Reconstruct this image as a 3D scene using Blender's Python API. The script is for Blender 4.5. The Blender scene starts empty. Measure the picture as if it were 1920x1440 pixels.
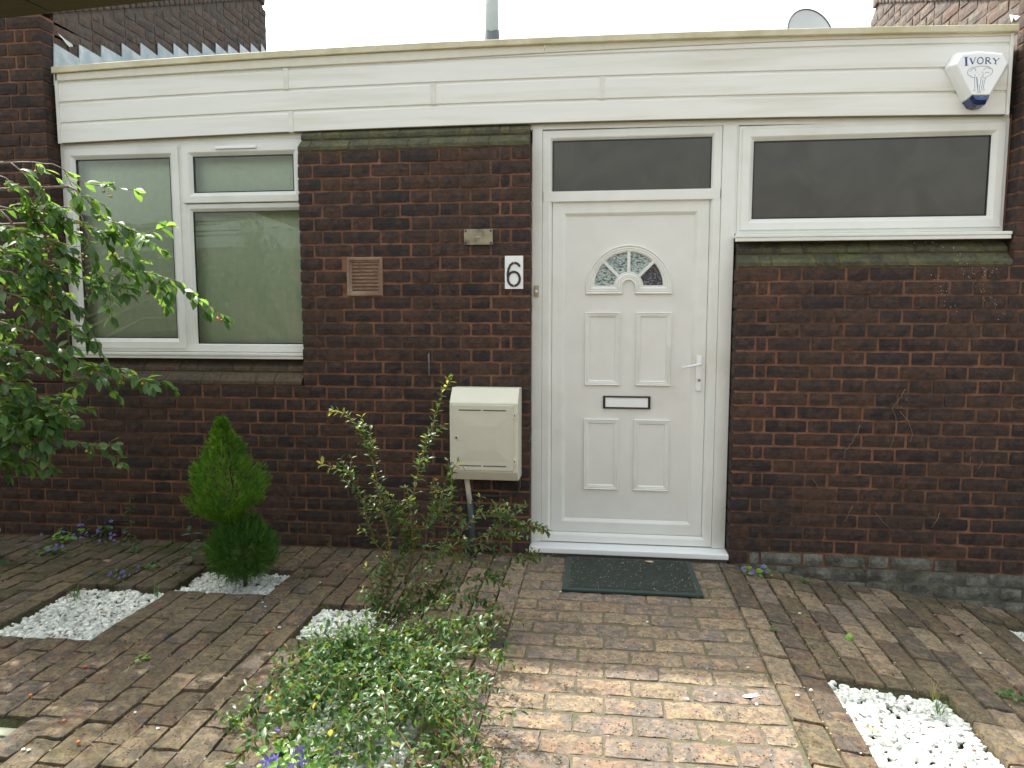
import bpy, bmesh, math, random
from math import sin, cos, pi, radians
from mathutils import Vector, Matrix, noise
S = bpy.context.scene
COL = S.collection
# ------------------------------------------------------------ camera, sky, sun
cd = bpy.data.cameras.new('camera'); cam = bpy.data.objects.new('camera', cd); COL.objects.link(cam)
cd.sensor_width = 36; cd.lens = 25.56; cd.clip_start = .05; cd.clip_end = 500
cam.matrix_world = Matrix(((0.992585, -0.012082, 0.120954, 0), (0.121556, 0.099602, -0.987575, -4.0978), (-0.000115, 0.994954, 0.100333, 1.4185), (0, 0, 0, 1)))
S.camera = cam
SUN_EL, SUN_AZ = 53.6, 50.0          # azimuth measured from +Y towards -X
W = bpy.data.worlds.new('World'); S.world = W; W.use_nodes = True
nt = W.node_tree; bg = nt.nodes['Background']
sky = nt.nodes.new('ShaderNodeTexSky'); sky.sky_type = 'NISHITA'; sky.sun_disc = False
sky.sun_elevation = radians(SUN_EL); sky.sun_rotation = radians(-SUN_AZ)
sky.dust_density = 6.0; sky.ozone_density = 0.6; sky.air_density = 1.0
hz = nt.nodes.new('ShaderNodeHueSaturation'); hz.inputs['Saturation'].default_value = .35     # thin white cloud takes the blue out of the sky
nt.links.new(sky.outputs[0], hz.inputs['Color'])
wm = nt.nodes.new('ShaderNodeMix'); wm.data_type = 'RGBA'; wm.blend_type = 'MULTIPLY'; wm.inputs['Factor'].default_value = 1; wm.inputs['B'].default_value = (1.0, 1.03, .965, 1)
nt.links.new(hz.outputs[0], wm.inputs['A']); nt.links.new(wm.outputs['Result'], bg.inputs[0]); bg.inputs[1].default_value = 0.15
sl = bpy.data.lights.new('sun', 'SUN'); sl.energy = 2.2; sl.angle = radians(.6); sl.color = (1, .96, .9)
so = bpy.data.objects.new('sun', sl); COL.objects.link(so); so.location = (-6, 5, 9)
sd = Vector((-sin(radians(SUN_AZ)) * cos(radians(SUN_EL)), cos(radians(SUN_AZ)) * cos(radians(SUN_EL)), sin(radians(SUN_EL))))
so.rotation_euler = sd.to_track_quat('Z', 'Y').to_euler()
S.view_settings.view_transform = 'Standard'; S.view_settings.look = 'None'
S.view_settings.gamma = 1; S.view_settings.use_curve_mapping = False
S.view_settings.exposure = 1.75
S.render.engine = 'CYCLES'
S.cycles.max_bounces = 8; S.cycles.transparent_max_bounces = 16; S.cycles.caustics_reflective = False; S.cycles.caustics_refractive = False
rnd = random.Random(11)
U = rnd.uniform
# ------------------------------------------------------------ materials
MATS = {}
def mat(name, col, rough=.6, noise_amt=0., nscale=20., bump=0., bscale=60., spec=.5, metal=0., rand=0., col2=None, c2scale=3., c2lo=.45, c2hi=.65, world=False, detail=4, coat=0, stretch=None):
    if name in MATS: return MATS[name]
    m = bpy.data.materials.new(name); m.use_nodes = True; n = m.node_tree.nodes; L = m.node_tree.links
    b = n['Principled BSDF']; b.inputs['Roughness'].default_value = rough; b.inputs['Metallic'].default_value = metal
    b.inputs['Specular IOR Level'].default_value = spec; b.inputs['Coat Weight'].default_value = coat
    if world: g = n.new('ShaderNodeNewGeometry'); vec = g.outputs['Position']
    else:
        t = n.new('ShaderNodeTexCoord'); oi = n.new('ShaderNodeObjectInfo')
        mu = n.new('ShaderNodeMath'); mu.operation = 'MULTIPLY'; mu.inputs[1].default_value = 57.3; L.new(oi.outputs['Random'], mu.inputs[0])
        va = n.new('ShaderNodeVectorMath'); va.operation = 'ADD'; L.new(t.outputs['Object'], va.inputs[0]); L.new(mu.outputs[0], va.inputs[1]); vec = va.outputs[0]
    if stretch:
        vm = n.new('ShaderNodeVectorMath'); vm.operation = 'MULTIPLY'; vm.inputs[1].default_value = stretch; L.new(vec, vm.inputs[0]); vec = vm.outputs[0]
    def nz(sc, det=detail, ro=.6):
        x = n.new('ShaderNodeTexNoise'); x.inputs['Scale'].default_value = sc; x.inputs['Detail'].default_value = det; x.inputs['Roughness'].default_value = ro
        L.new(vec, x.inputs['Vector']); return x.outputs['Fac']
    def ramp(src, lo, hi):
        r = n.new('ShaderNodeMapRange'); r.inputs['From Min'].default_value = lo; r.inputs['From Max'].default_value = hi; L.new(src, r.inputs['Value']); return r.outputs[0]
    rgb = n.new('ShaderNodeRGB'); rgb.outputs[0].default_value = (*col, 1); cur = rgb.outputs[0]
    if col2:
        mx = n.new('ShaderNodeMix'); mx.data_type = 'RGBA'; L.new(ramp(nz(c2scale), c2lo, c2hi), mx.inputs['Factor']); L.new(cur, mx.inputs['A']); mx.inputs['B'].default_value = (*col2, 1); cur = mx.outputs['Result']
    if noise_amt or rand:
        hs = n.new('ShaderNodeHueSaturation'); L.new(cur, hs.inputs['Color'])
        v = ramp(nz(nscale), .25, .75)
        a = n.new('ShaderNodeMath'); a.operation = 'MULTIPLY_ADD'; L.new(v, a.inputs[0]); a.inputs[1].default_value = 2 * noise_amt; a.inputs[2].default_value = 1 - noise_amt; o = a.outputs[0]
        if rand and not world:
            r2 = n.new('ShaderNodeMath'); r2.operation = 'MULTIPLY_ADD'; L.new(oi.outputs['Random'], r2.inputs[0]); r2.inputs[1].default_value = 2 * rand; r2.inputs[2].default_value = 1 - rand
            r3 = n.new('ShaderNodeMath'); r3.operation = 'MULTIPLY'; L.new(o, r3.inputs[0]); L.new(r2.outputs[0], r3.inputs[1]); o = r3.outputs[0]
        L.new(o, hs.inputs['Value']); cur = hs.outputs[0]
    L.new(cur, b.inputs['Base Color'])
    if bump:
        bp = n.new('ShaderNodeBump'); bp.inputs['Distance'].default_value = .01; bp.inputs['Strength'].default_value = bump
        L.new(nz(bscale, 5), bp.inputs['Height']); L.new(bp.outputs[0], b.inputs['Normal'])
    MATS[name] = m; return m

def brick_mat(name, cols, spots=.35, grime=None, grimelo=.5, grimehi=.7, hspot=True, bump=.6, moss=None, mosslo=.55, mosshi=.68, moss_world=3.):
    """cols: list of base colours picked per brick; dark iron spots; grime = patchy second colour"""
    if name in MATS: return MATS[name]
    m = bpy.data.materials.new(name); m.use_nodes = True; n = m.node_tree.nodes; L = m.node_tree.links
    b = n['Principled BSDF']; b.inputs['Roughness'].default_value = .88; b.inputs['Specular IOR Level'].default_value = .25
    oi = n.new('ShaderNodeObjectInfo'); g = n.new('ShaderNodeNewGeometry')
    mu = n.new('ShaderNodeMath'); mu.operation = 'MULTIPLY'; mu.inputs[1].default_value = 31.7; L.new(oi.outputs['Random'], mu.inputs[0])
    va = n.new('ShaderNodeVectorMath'); L.new(g.outputs['Position'], va.inputs[0]); L.new(mu.outputs[0], va.inputs[1]); vec = va.outputs[0]
    cr = n.new('ShaderNodeValToRGB'); cr.color_ramp.interpolation = 'LINEAR'
    el = cr.color_ramp.elements
    while len(el) < len(cols): el.new(.5)
    for i, c in enumerate(cols): el[i].position = i / (len(cols) - 1); el[i].color = (*c, 1)
    def nz(sc, det=4, ro=.6, v=vec):
        x = n.new('ShaderNodeTexNoise'); x.inputs['Scale'].default_value = sc; x.inputs['Detail'].default_value = det; x.inputs['Roughness'].default_value = ro
        L.new(v, x.inputs['Vector']); return x.outputs['Fac']
    def rng(src, lo, hi, a=0, bb=1):
        r = n.new('ShaderNodeMapRange'); r.inputs['From Min'].default_value = lo; r.inputs['From Max'].default_value = hi; r.inputs['To Min'].default_value = a; r.inputs['To Max'].default_value = bb; L.new(src, r.inputs['Value']); return r.outputs[0]
    wn = n.new('ShaderNodeMath'); wn.operation = 'ADD'; wn.use_clamp = True; L.new(oi.outputs['Random'], wn.inputs[0]); L.new(rng(nz(16, 3), .3, .7, -.28, .28), wn.inputs[1])
    L.new(wn.outputs[0], cr.inputs[0]); cur = cr.outputs[0]
    def mix(fac, c):
        nonlocal cur
        mx = n.new('ShaderNodeMix'); mx.data_type = 'RGBA'; L.new(fac, mx.inputs['Factor']); L.new(cur, mx.inputs['A']); mx.inputs['B'].default_value = (*c, 1); cur = mx.outputs['Result']
    if grime: mix(rng(nz(9, 6, .7), grimelo, grimehi, 0, .85), grime)
    vo = n.new('ShaderNodeTexVoronoi'); vo.inputs['Scale'].default_value = 85; vo.inputs['Randomness'].default_value = 1; L.new(vec, vo.inputs['Vector'])
    sp = rng(vo.outputs['Distance'], .12, .32, spots, 0)
    gate = n.new('ShaderNodeMath'); gate.operation = 'MULTIPLY'; L.new(sp, gate.inputs[0]); L.new(rng(nz(30, 2), .45, .6), gate.inputs[1])
    mix(gate.outputs[0], (.010, .008, .008))
    if moss: mix(rng(nz(moss_world, 6, .75, g.outputs['Position']), mosslo, mosshi, 0, .8), moss)
    hs = n.new('ShaderNodeHueSaturation'); L.new(cur, hs.inputs['Color']); L.new(rng(nz(45, 7, .8), .28, .72, .5, 1.5), hs.inputs['Value']); L.new(hs.outputs[0], b.inputs['Base Color'])
    h = n.new('ShaderNodeMath'); h.operation = 'SUBTRACT'; L.new(nz(60, 8, .75), h.inputs[0]); L.new(gate.outputs[0], h.inputs[1])
    bp = n.new('ShaderNodeBump'); bp.inputs['Distance'].default_value = .006; bp.inputs['Strength'].default_value = bump
    L.new(h.outputs[0], bp.inputs['Height']); L.new(bp.outputs[0], b.inputs['Normal'])
    MATS[name] = m; return m

def leaf_mat(name, top, trans, rough=.35, rand=.35, spec=.5, tw=.45, bluish=None):
    if name in MATS: return MATS[name]
    m = bpy.data.materials.new(name); m.use_nodes = True; n = m.node_tree.nodes; L = m.node_tree.links
    b = n['Principled BSDF']; b.inputs['Roughness'].default_value = rough; b.inputs['Specular IOR Level'].default_value = spec
    at_ = n.new('ShaderNodeAttribute'); at_.attribute_name = 'tone'
    oi = n.new('ShaderNodeObjectInfo'); ad = n.new('ShaderNodeMath'); ad.operation = 'ADD'; L.new(at_.outputs['Fac'], ad.inputs[0]); L.new(oi.outputs['Random'], ad.inputs[1])
    fr = n.new('ShaderNodeMath'); fr.operation = 'FRACT'; L.new(ad.outputs[0], fr.inputs[0])
    mr = n.new('ShaderNodeMapRange'); L.new(fr.outputs[0], mr.inputs['Value']); mr.inputs['To Min'].default_value = 1 - rand; mr.inputs['To Max'].default_value = 1 + rand
    out = n['Material Output']
    def hs(c):
        h = n.new('ShaderNodeHueSaturation'); h.inputs['Color'].default_value = (*c, 1); L.new(mr.outputs[0], h.inputs['Value'])
        hm = n.new('ShaderNodeMapRange'); L.new(fr.outputs[0], hm.inputs['Value']); hm.inputs['To Min'].default_value = .515; hm.inputs['To Max'].default_value = .48; L.new(hm.outputs[0], h.inputs['Hue']); return h.outputs[0]
    L.new(hs(top), b.inputs['Base Color'])
    tr = n.new('ShaderNodeBsdfTranslucent'); L.new(hs(trans), tr.inputs[0])
    mx = n.new('ShaderNodeMixShader'); mx.inputs[0].default_value = tw; L.new(b.outputs[0], mx.inputs[1]); L.new(tr.outputs[0], mx.inputs[2]); L.new(mx.outputs[0], out.inputs[0])
    MATS[name] = m; return m

def glass_mat(name, tint=(1, 1, 1), rough=0., bump=0., bscale=40., refl=1.0):
    if name in MATS: return MATS[name]
    m = bpy.data.materials.new(name); m.use_nodes = True; n = m.node_tree.nodes; L = m.node_tree.links
    n.remove(n['Principled BSDF']); out = n['Material Output']
    fr = n.new('ShaderNodeFresnel'); fr.inputs[0].default_value = 1.5
    gl = n.new('ShaderNodeBsdfGlossy'); gl.inputs['Roughness'].default_value = rough
    if bump:
        g = n.new('ShaderNodeTexCoord'); x = n.new('ShaderNodeTexNoise'); x.inputs['Scale'].default_value = bscale; x.inputs['Detail'].default_value = 2; L.new(g.outputs['Object'], x.inputs['Vector'])
        bp = n.new('ShaderNodeBump'); bp.inputs['Distance'].default_value = .01; bp.inputs['Strength'].default_value = bump; L.new(x.outputs['Fac'], bp.inputs['Height']); L.new(bp.outputs[0], gl.inputs['Normal']); L.new(bp.outputs[0], fr.inputs['Normal'])
    if rough > .05 or bump:
        tp = n.new('ShaderNodeBsdfRefraction'); tp.inputs['IOR'].default_value = 1.25; tp.inputs['Roughness'].default_value = max(rough, .12)
        if bump: L.new(bp.outputs[0], tp.inputs['Normal'])
    else: tp = n.new('ShaderNodeBsdfTransparent')
    tp.inputs[0].default_value = (*tint, 1)
    mm = n.new('ShaderNodeMath'); mm.operation = 'MULTIPLY'; mm.use_clamp = True; L.new(fr.outputs[0], mm.inputs[0]); mm.inputs[1].default_value = refl
    mx = n.new('ShaderNodeMixShader'); L.new(mm.outputs[0], mx.inputs[0]); L.new(tp.outputs[0], mx.inputs[1]); L.new(gl.outputs[0], mx.inputs[2]); L.new(mx.outputs[0], out.inputs[0])
    MATS[name] = m; return m

def frosted_mat(name, ca, cb, rough, bump, bscale, stretch=(1, 1, 1), lo=.4, hi=.6):
    m = bpy.data.materials.new(name); m.use_nodes = True; n = m.node_tree.nodes; L = m.node_tree.links; b = n['Principled BSDF']
    b.inputs['Roughness'].default_value = rough; b.inputs['Specular IOR Level'].default_value = .5
    g = n.new('ShaderNodeNewGeometry'); vm = n.new('ShaderNodeVectorMath'); vm.operation = 'MULTIPLY'; vm.inputs[1].default_value = stretch; L.new(g.outputs['Position'], vm.inputs[0])
    x = n.new('ShaderNodeTexNoise'); x.inputs['Scale'].default_value = bscale; x.inputs['Detail'].default_value = 2; x.inputs['Distortion'].default_value = .8; L.new(vm.outputs[0], x.inputs['Vector'])
    r = n.new('ShaderNodeMapRange'); r.inputs['From Min'].default_value = lo; r.inputs['From Max'].default_value = hi; L.new(x.outputs['Fac'], r.inputs['Value'])
    mx = n.new('ShaderNodeMix'); mx.data_type = 'RGBA'; L.new(r.outputs[0], mx.inputs['Factor']); mx.inputs['A'].default_value = (*ca, 1); mx.inputs['B'].default_value = (*cb, 1); L.new(mx.outputs['Result'], b.inputs['Base Color'])
    bp = n.new('ShaderNodeBump'); bp.inputs['Distance'].default_value = .01; bp.inputs['Strength'].default_value = bump; L.new(x.outputs['Fac'], bp.inputs['Height']); L.new(bp.outputs[0], b.inputs['Normal'])
    MATS[name] = m; return m

# ------------------------------------------------------------ object helpers
def tag(o, label=None, cat=None, group=None, kind=None):
    if label: o['label'] = label
    if cat: o['category'] = cat
    if group: o['group'] = group
    if kind: o['kind'] = kind
    return o
def link(name, data, parent=None, loc=(0, 0, 0)):
    o = bpy.data.objects.new(name, data); COL.objects.link(o); o.location = loc
    if parent: o.parent = parent
    return o
def thing(name, label, cat, loc=(0, 0, 0), group=None):
    o = link(name, None, None, loc); o.empty_display_size = .1; return tag(o, label, cat, group)
class MB:
    """collects geometry, builds one mesh object (origin moved to the parent's frame = world, parents sit at their base)"""
    def __init__(s): s.v = []; s.f = []; s.t = []
    def add(s, vs, fs, tone=None):
        k = len(s.v); s.v += [tuple(p) for p in vs]; s.f += [tuple(i + k for i in f) for f in fs]; s.t += [tone if tone is not None else 0.] * len(vs)
    def box(s, x0, x1, y0, y1, z0, z1, b=0.):
        if x0 > x1: x0, x1 = x1, x0
        if y0 > y1: y0, y1 = y1, y0
        if z0 > z1: z0, z1 = z1, z0
        if not b:
            s.add([(x, y, z) for z in (z0, z1) for y in (y0, y1) for x in (x0, x1)], [(0, 2, 3, 1), (4, 5, 7, 6), (0, 1, 5, 4), (2, 6, 7, 3), (0, 4, 6, 2), (1, 3, 7, 5)])
        else:
            bm = bmesh.new(); bmesh.ops.create_cube(bm, size=1)
            for v in bm.verts: v.co = Vector(((x0 + x1) / 2 + v.co.x * (x1 - x0), (y0 + y1) / 2 + v.co.y * (y1 - y0), (z0 + z1) / 2 + v.co.z * (z1 - z0)))
            bmesh.ops.bevel(bm, geom=bm.edges[:], offset=min(b, (x1 - x0) * .45, (y1 - y0) * .45, (z1 - z0) * .45), segments=2, profile=.6, affect='EDGES')
            s.bm(bm)
    def bm(s, bm, M=None):
        bm.verts.index_update(); vs = [tuple((M @ v.co) if M else v.co) for v in bm.verts]; s.add(vs, [[v.index for v in f.verts] for f in bm.faces]); bm.free()
    def tube(s, pts, r, seg=6, r1=None, cap=True):
        pts = [Vector(p) for p in pts]; n = len(pts); vs = []; fs = []
        for i, p in enumerate(pts):
            d = (pts[min(i + 1, n - 1)] - pts[max(i - 1, 0)]).normalized()
            a = d.orthogonal().normalized() if i == 0 else (a - d * a.dot(d)).normalized()
            b = d.cross(a); rr = r if r1 is None else r + (r1 - r) * i / (n - 1)
            vs += [p + (a * cos(2 * pi * k / seg) + b * sin(2 * pi * k / seg)) * rr for k in range(seg)]
        for i in range(n - 1):
            for k in range(seg): fs.append((i * seg + k, i * seg + (k + 1) % seg, (i + 1) * seg + (k + 1) % seg, (i + 1) * seg + k))
        if cap: fs += [tuple(range(seg))[::-1], tuple((n - 1) * seg + k for k in range(seg))]
        s.add(vs, fs)
    def prism(s, poly, y0, y1):
        """poly = list of (x,z), counter-clockwise seen from -Y; extruded y0..y1"""
        n = len(poly); s.add([(x, y0, z) for x, z in poly] + [(x, y1, z) for x, z in poly], [tuple(range(n)), tuple(range(2 * n - 1, n - 1, -1))] + [(i, i + n, (i + 1) % n + n, (i + 1) % n) for i in range(n)])
    def ring(s, path, prof, closed=True):
        """sweep a profile of (inset, y) along a path of (x, z) points, counter-clockwise; inset is to the left (inwards)"""
        n = len(path); P = [Vector((p[0], p[1])) for p in path]; vs = []
        for i in range(n):
            a = P[i - 1] if (closed or i > 0) else P[i]; c = P[(i + 1) % n] if (closed or i < n - 1) else P[i]
            d0 = (P[i] - a); d1 = (c - P[i])
            if d0.length < 1e-9: d0 = d1
            if d1.length < 1e-9: d1 = d0
            d0.normalize(); d1.normalize(); n0 = Vector((-d0.y, d0.x)); n1 = Vector((-d1.y, d1.x)); m = (n0 + n1).normalized(); m = m / max(.3, m.dot(n0))
            for ins, y in prof: q = P[i] + m * ins; vs.append((q.x, y, q.y))
        k = len(prof); fs = []
        for i in range(n if closed else n - 1):
            for j in range(k - 1): a = i * k + j; b = ((i + 1) % n) * k + j; fs.append((a, b, b + 1, a + 1))
        s.add(vs, fs)
    def build(s, name, m, parent=None, smooth=False, kind=None, label=None, origin=None):
        me = bpy.data.meshes.new(name); o0 = Vector(origin) if origin else Vector((0, 0, 0))
        me.from_pydata([tuple(Vector(p) - o0) for p in s.v], [], s.f); me.materials.append(m)
        if any(s.t): a = me.attributes.new('tone', 'FLOAT', 'POINT'); a.data.foreach_set('value', s.t)
        if smooth: me.polygons.foreach_set('use_smooth', [True] * len(me.polygons))
        me.update(); o = link(name, me, parent)
        pl = parent_world(parent); o.location = o0 - pl
        return tag(o, label, None, None, kind)
def parent_world(p):
    v = Vector((0, 0, 0))
    while p: v += p.location; p = p.parent
    return v
def box(name, m, parent, x0, x1, y0, y1, z0, z1, b=.002, **k):
    q = MB(); q.box(x0, x1, y0, y1, z0, z1, b); return q.build(name, m, parent, origin=((x0 + x1) / 2, (y0 + y1) / 2, (z0 + z1) / 2), **k)
def put(name, me, parent, loc, rot=(0, 0, 0), sc=(1, 1, 1)):
    o = link(name, me, parent); o.location = Vector(loc) - parent_world(parent); o.rotation_euler = rot; o.scale = sc; return o
def rect(x0, x1, z0, z1): return [(x0, z0), (x1, z0), (x1, z1), (x0, z1)]

# ------------------------------------------------------------ palette
PVC = mat('white_upvc', (.76, .77, .73), .32, .03, 6, 0, coat=.0, col2=(.60, .60, .52), c2scale=2.3, c2lo=.48, c2hi=.85, world=True)
PVCD = mat('upvc_door_skin', (.73, .73, .69), .42, .03, 8, .05, 260, world=True, col2=(.66, .655, .59), c2scale=2.8, c2lo=.5, c2hi=.8)
FASC = mat('painted_fascia', (.79, .79, .75), .4, .03, 5, 0, col2=(.62, .61, .51), c2scale=2., c2lo=.5, c2hi=.8, world=True, stretch=(.4, 1, 6))
CREAM = mat('weathered_cream_edging', (.62, .58, .42), .7, .1, 14, .2, 60, col2=(.50, .45, .26), c2scale=4, c2lo=.45, c2hi=.7, world=True)
GRIMY = mat('grimy_soffit', (.45, .43, .33), .7, .2, 20, .1, 60, world=True)
BCOL = [(.030, .025, .026), (.062, .041, .032), (.038, .031, .031), (.080, .047, .034), (.050, .036, .030), (.034, .029, .031)]
BRICK = brick_mat('dark_facing_brick', BCOL, grime=(.085, .048, .034), grimelo=.52, grimehi=.75)
BRICKW = brick_mat('lime_stained_brick', [(.07, .07, .065), (.10, .10, .09), (.06, .055, .05)], grime=(.24, .25, .21), grimelo=.42, grimehi=.66, moss=(.05, .06, .02), mosslo=.55, mosshi=.7, moss_world=6)
BRICKM = brick_mat('algae_covered_plinth_brick', [(.065, .068, .045), (.085, .085, .055), (.05, .05, .04)], spots=.2, grime=(.12, .115, .055), grimelo=.45, grimehi=.65, moss=(.10, .12, .03), mosslo=.55, mosshi=.66, moss_world=5)
MORT = mat('orange_brown_mortar', (.225, .105, .060), .95, .4, 14, .8, 90, col2=(.085, .052, .036), c2scale=1.9, c2lo=.42, c2hi=.66, world=True, detail=6)
MORTG = mat('grey_limey_mortar', (.13, .13, .105), .95, .35, 14, .8, 90, col2=(.07, .075, .05), c2scale=5, world=True, detail=6)
MORTD = mat('damp_mortar', (.07, .055, .04), .95, .35, 14, .8, 90, world=True, detail=6)
UPB = brick_mat('weathered_upper_brick', [(.10, .075, .065), (.13, .085, .065), (.085, .075, .07), (.14, .10, .08)], grime=(.15, .14, .11))
PCOL = [(.135, .092, .060), (.084, .072, .060), (.165, .124, .072), (.100, .085, .067), (.180, .142, .083), (.14, .088, .062), (.068, .066, .062), (.150, .115, .082)]
PATHB = brick_mat('buff_pink_paving_brick', [(.235, .160, .108), (.165, .132, .108), (.285, .215, .13), (.18, .145, .12), (.30, .235, .145), (.225, .152, .108), (.14, .13, .117), (.25, .182, .135)], spots=.95, grime=(.15, .125, .10), grimelo=.5, grimehi=.75, moss=(.09, .085, .04), mosslo=.58, mosshi=.76, bump=1.1)
PAVB = brick_mat('brown_paving_brick', PCOL, spots=.95, grime=(.10, .085, .06), grimelo=.5, grimehi=.75, moss=(.055, .058, .02), mosslo=.55, mosshi=.72, moss_world=3.1, bump=1.)
PAVM = brick_mat('mossy_paving_brick', [(.12, .085, .06), (.09, .075, .06), (.15, .11, .065), (.11, .085, .07)], spots=.5, grime=(.07, .06, .04), moss=(.042, .045, .012), mosslo=.45, mosshi=.6, moss_world=4.5, bump=.8)
SAND = mat('sandy_jointing', (.135, .115, .085), .95, .35, 40, .8, 150, col2=(.10, .10, .05), c2scale=5, world=True, detail=6)
SOIL = mat('dark_mossy_soil', (.045, .036, .024), .98, .4, 40, 1., 120, col2=(.05, .06, .015), c2scale=4, c2lo=.45, c2hi=.6, world=True, detail=6)
GRAV = leaf_mat('white_marble_chippings', (.62, .64, .60), (.62, .64, .60), .6, .28, .3, 0.)
LEAD = mat('weathered_lead', (.42, .50, .54), .5, .18, 9, .15, 40, col2=(.60, .66, .68), c2scale=7, world=True)
BLACK = mat('black_plastic', (.015, .015, .016), .4)
WHITEP = mat('glossy_white_plastic', (.85, .87, .88), .28)
IVORY = mat('ivory_meter_box', (.66, .64, .53), .45, .04, 10, .03, 200, world=True)
IVORYD = mat('ivory_meter_box_door', (.60, .58, .48), .5, .04, 10, .06, 200, world=True)

# branch and stem paths in metres
CHERRY_BRANCHES = [[(-2.893,-0.95,2.074),(-2.806,-0.921,2.109),(-2.693,-0.893,2.119),(-2.58,-0.864,2.107),(-2.528,-0.836,2.069),(-2.465,-0.807,2.023),(-2.375,-0.779,2.011),(-2.257,-0.75,2.001)],[(-2.86,-1.0,1.903),(-2.779,-0.97,1.898),(-2.642,-0.94,1.888),(-2.532,-0.91,1.868),(-2.449,-0.88,1.833),(-2.324,-0.85,1.785)],[(-2.676,-0.9,1.894),(-2.532,-0.907,1.903),(-2.459,-0.914,1.896),(-2.41,-0.921,1.857),(-2.375,-0.929,1.77),(-2.367,-0.936,1.672),(-2.335,-0.943,1.598),(-2.197,-0.95,1.584)],[(-2.471,-0.85,1.837),(-2.38,-0.829,1.781),(-2.333,-0.807,1.681),(-2.282,-0.786,1.618),(-2.173,-0.764,1.601),(-2.063,-0.743,1.563),(-1.982,-0.721,1.49),(-1.845,-0.7,1.394)],[(-2.477,-0.9,1.996),(-2.414,-0.88,1.944),(-2.353,-0.86,1.852),(-2.261,-0.84,1.815),(-2.181,-0.82,1.779),(-2.069,-0.8,1.817)],[(-2.753,-1.0,1.877),(-2.667,-0.985,1.768),(-2.619,-0.97,1.672),(-2.557,-0.955,1.574),(-2.518,-0.94,1.512),(-2.44,-0.925,1.425),(-2.391,-0.91,1.299),(-2.342,-0.895,1.172),(-2.306,-0.88,1.12),(-2.229,-0.865,1.099),(-2.103,-0.85,1.081)],[(-2.741,-1.0,2.032),(-2.678,-0.983,1.998),(-2.642,-0.967,1.952),(-2.635,-0.95,1.869)],[(-2.726,-0.95,2.101),(-2.65,-0.933,2.042),(-2.613,-0.917,1.996),(-2.578,-0.9,1.912)],[(-2.819,-1.0,1.732),(-2.705,-0.98,1.672),(-2.59,-0.96,1.623),(-2.446,-0.94,1.574),(-2.301,-0.92,1.549),(-2.195,-0.9,1.525)],[(-2.79,-1.05,1.522),(-2.68,-1.025,1.486),(-2.57,-1.0,1.437),(-2.486,-0.975,1.376),(-2.404,-0.95,1.276)],[(-2.848,-1.0,1.375),(-2.703,-0.98,1.338),(-2.587,-0.96,1.275),(-2.498,-0.94,1.212),(-2.407,-0.92,1.148),(-2.483,-0.9,1.068)],[(-2.819,-1.05,1.154),(-2.758,-1.033,1.091),(-2.695,-1.017,1.015),(-2.621,-1.0,0.912),(-2.545,-0.983,0.817),(-2.422,-0.967,0.791),(-2.298,-0.95,0.783)],[(-2.876,-1.0,1.023),(-2.75,-0.988,0.985),(-2.651,-0.975,0.972),(-2.566,-0.962,0.959),(-2.483,-0.95,0.895)],[(-2.867,-1.05,0.903),(-2.774,-1.033,0.877),(-2.682,-1.017,0.825),(-2.618,-1.0,0.759)],[(-2.879,-1.05,0.75),(-2.821,-1.025,0.716),(-2.776,-1.0,0.691)],[(-2.763,-1.1,1.28),(-2.673,-1.083,1.255),(-2.609,-1.067,1.231),(-2.545,-1.05,1.201)],[(-2.769,-1.05,1.787),(-2.683,-1.025,1.801),(-2.6,-1.0,1.766),(-2.516,-0.975,1.731),(-2.459,-0.95,1.672)],[(-2.783,-1.05,1.607),(-2.692,-1.033,1.595),(-2.602,-1.017,1.547),(-2.54,-1.0,1.474)]]
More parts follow.
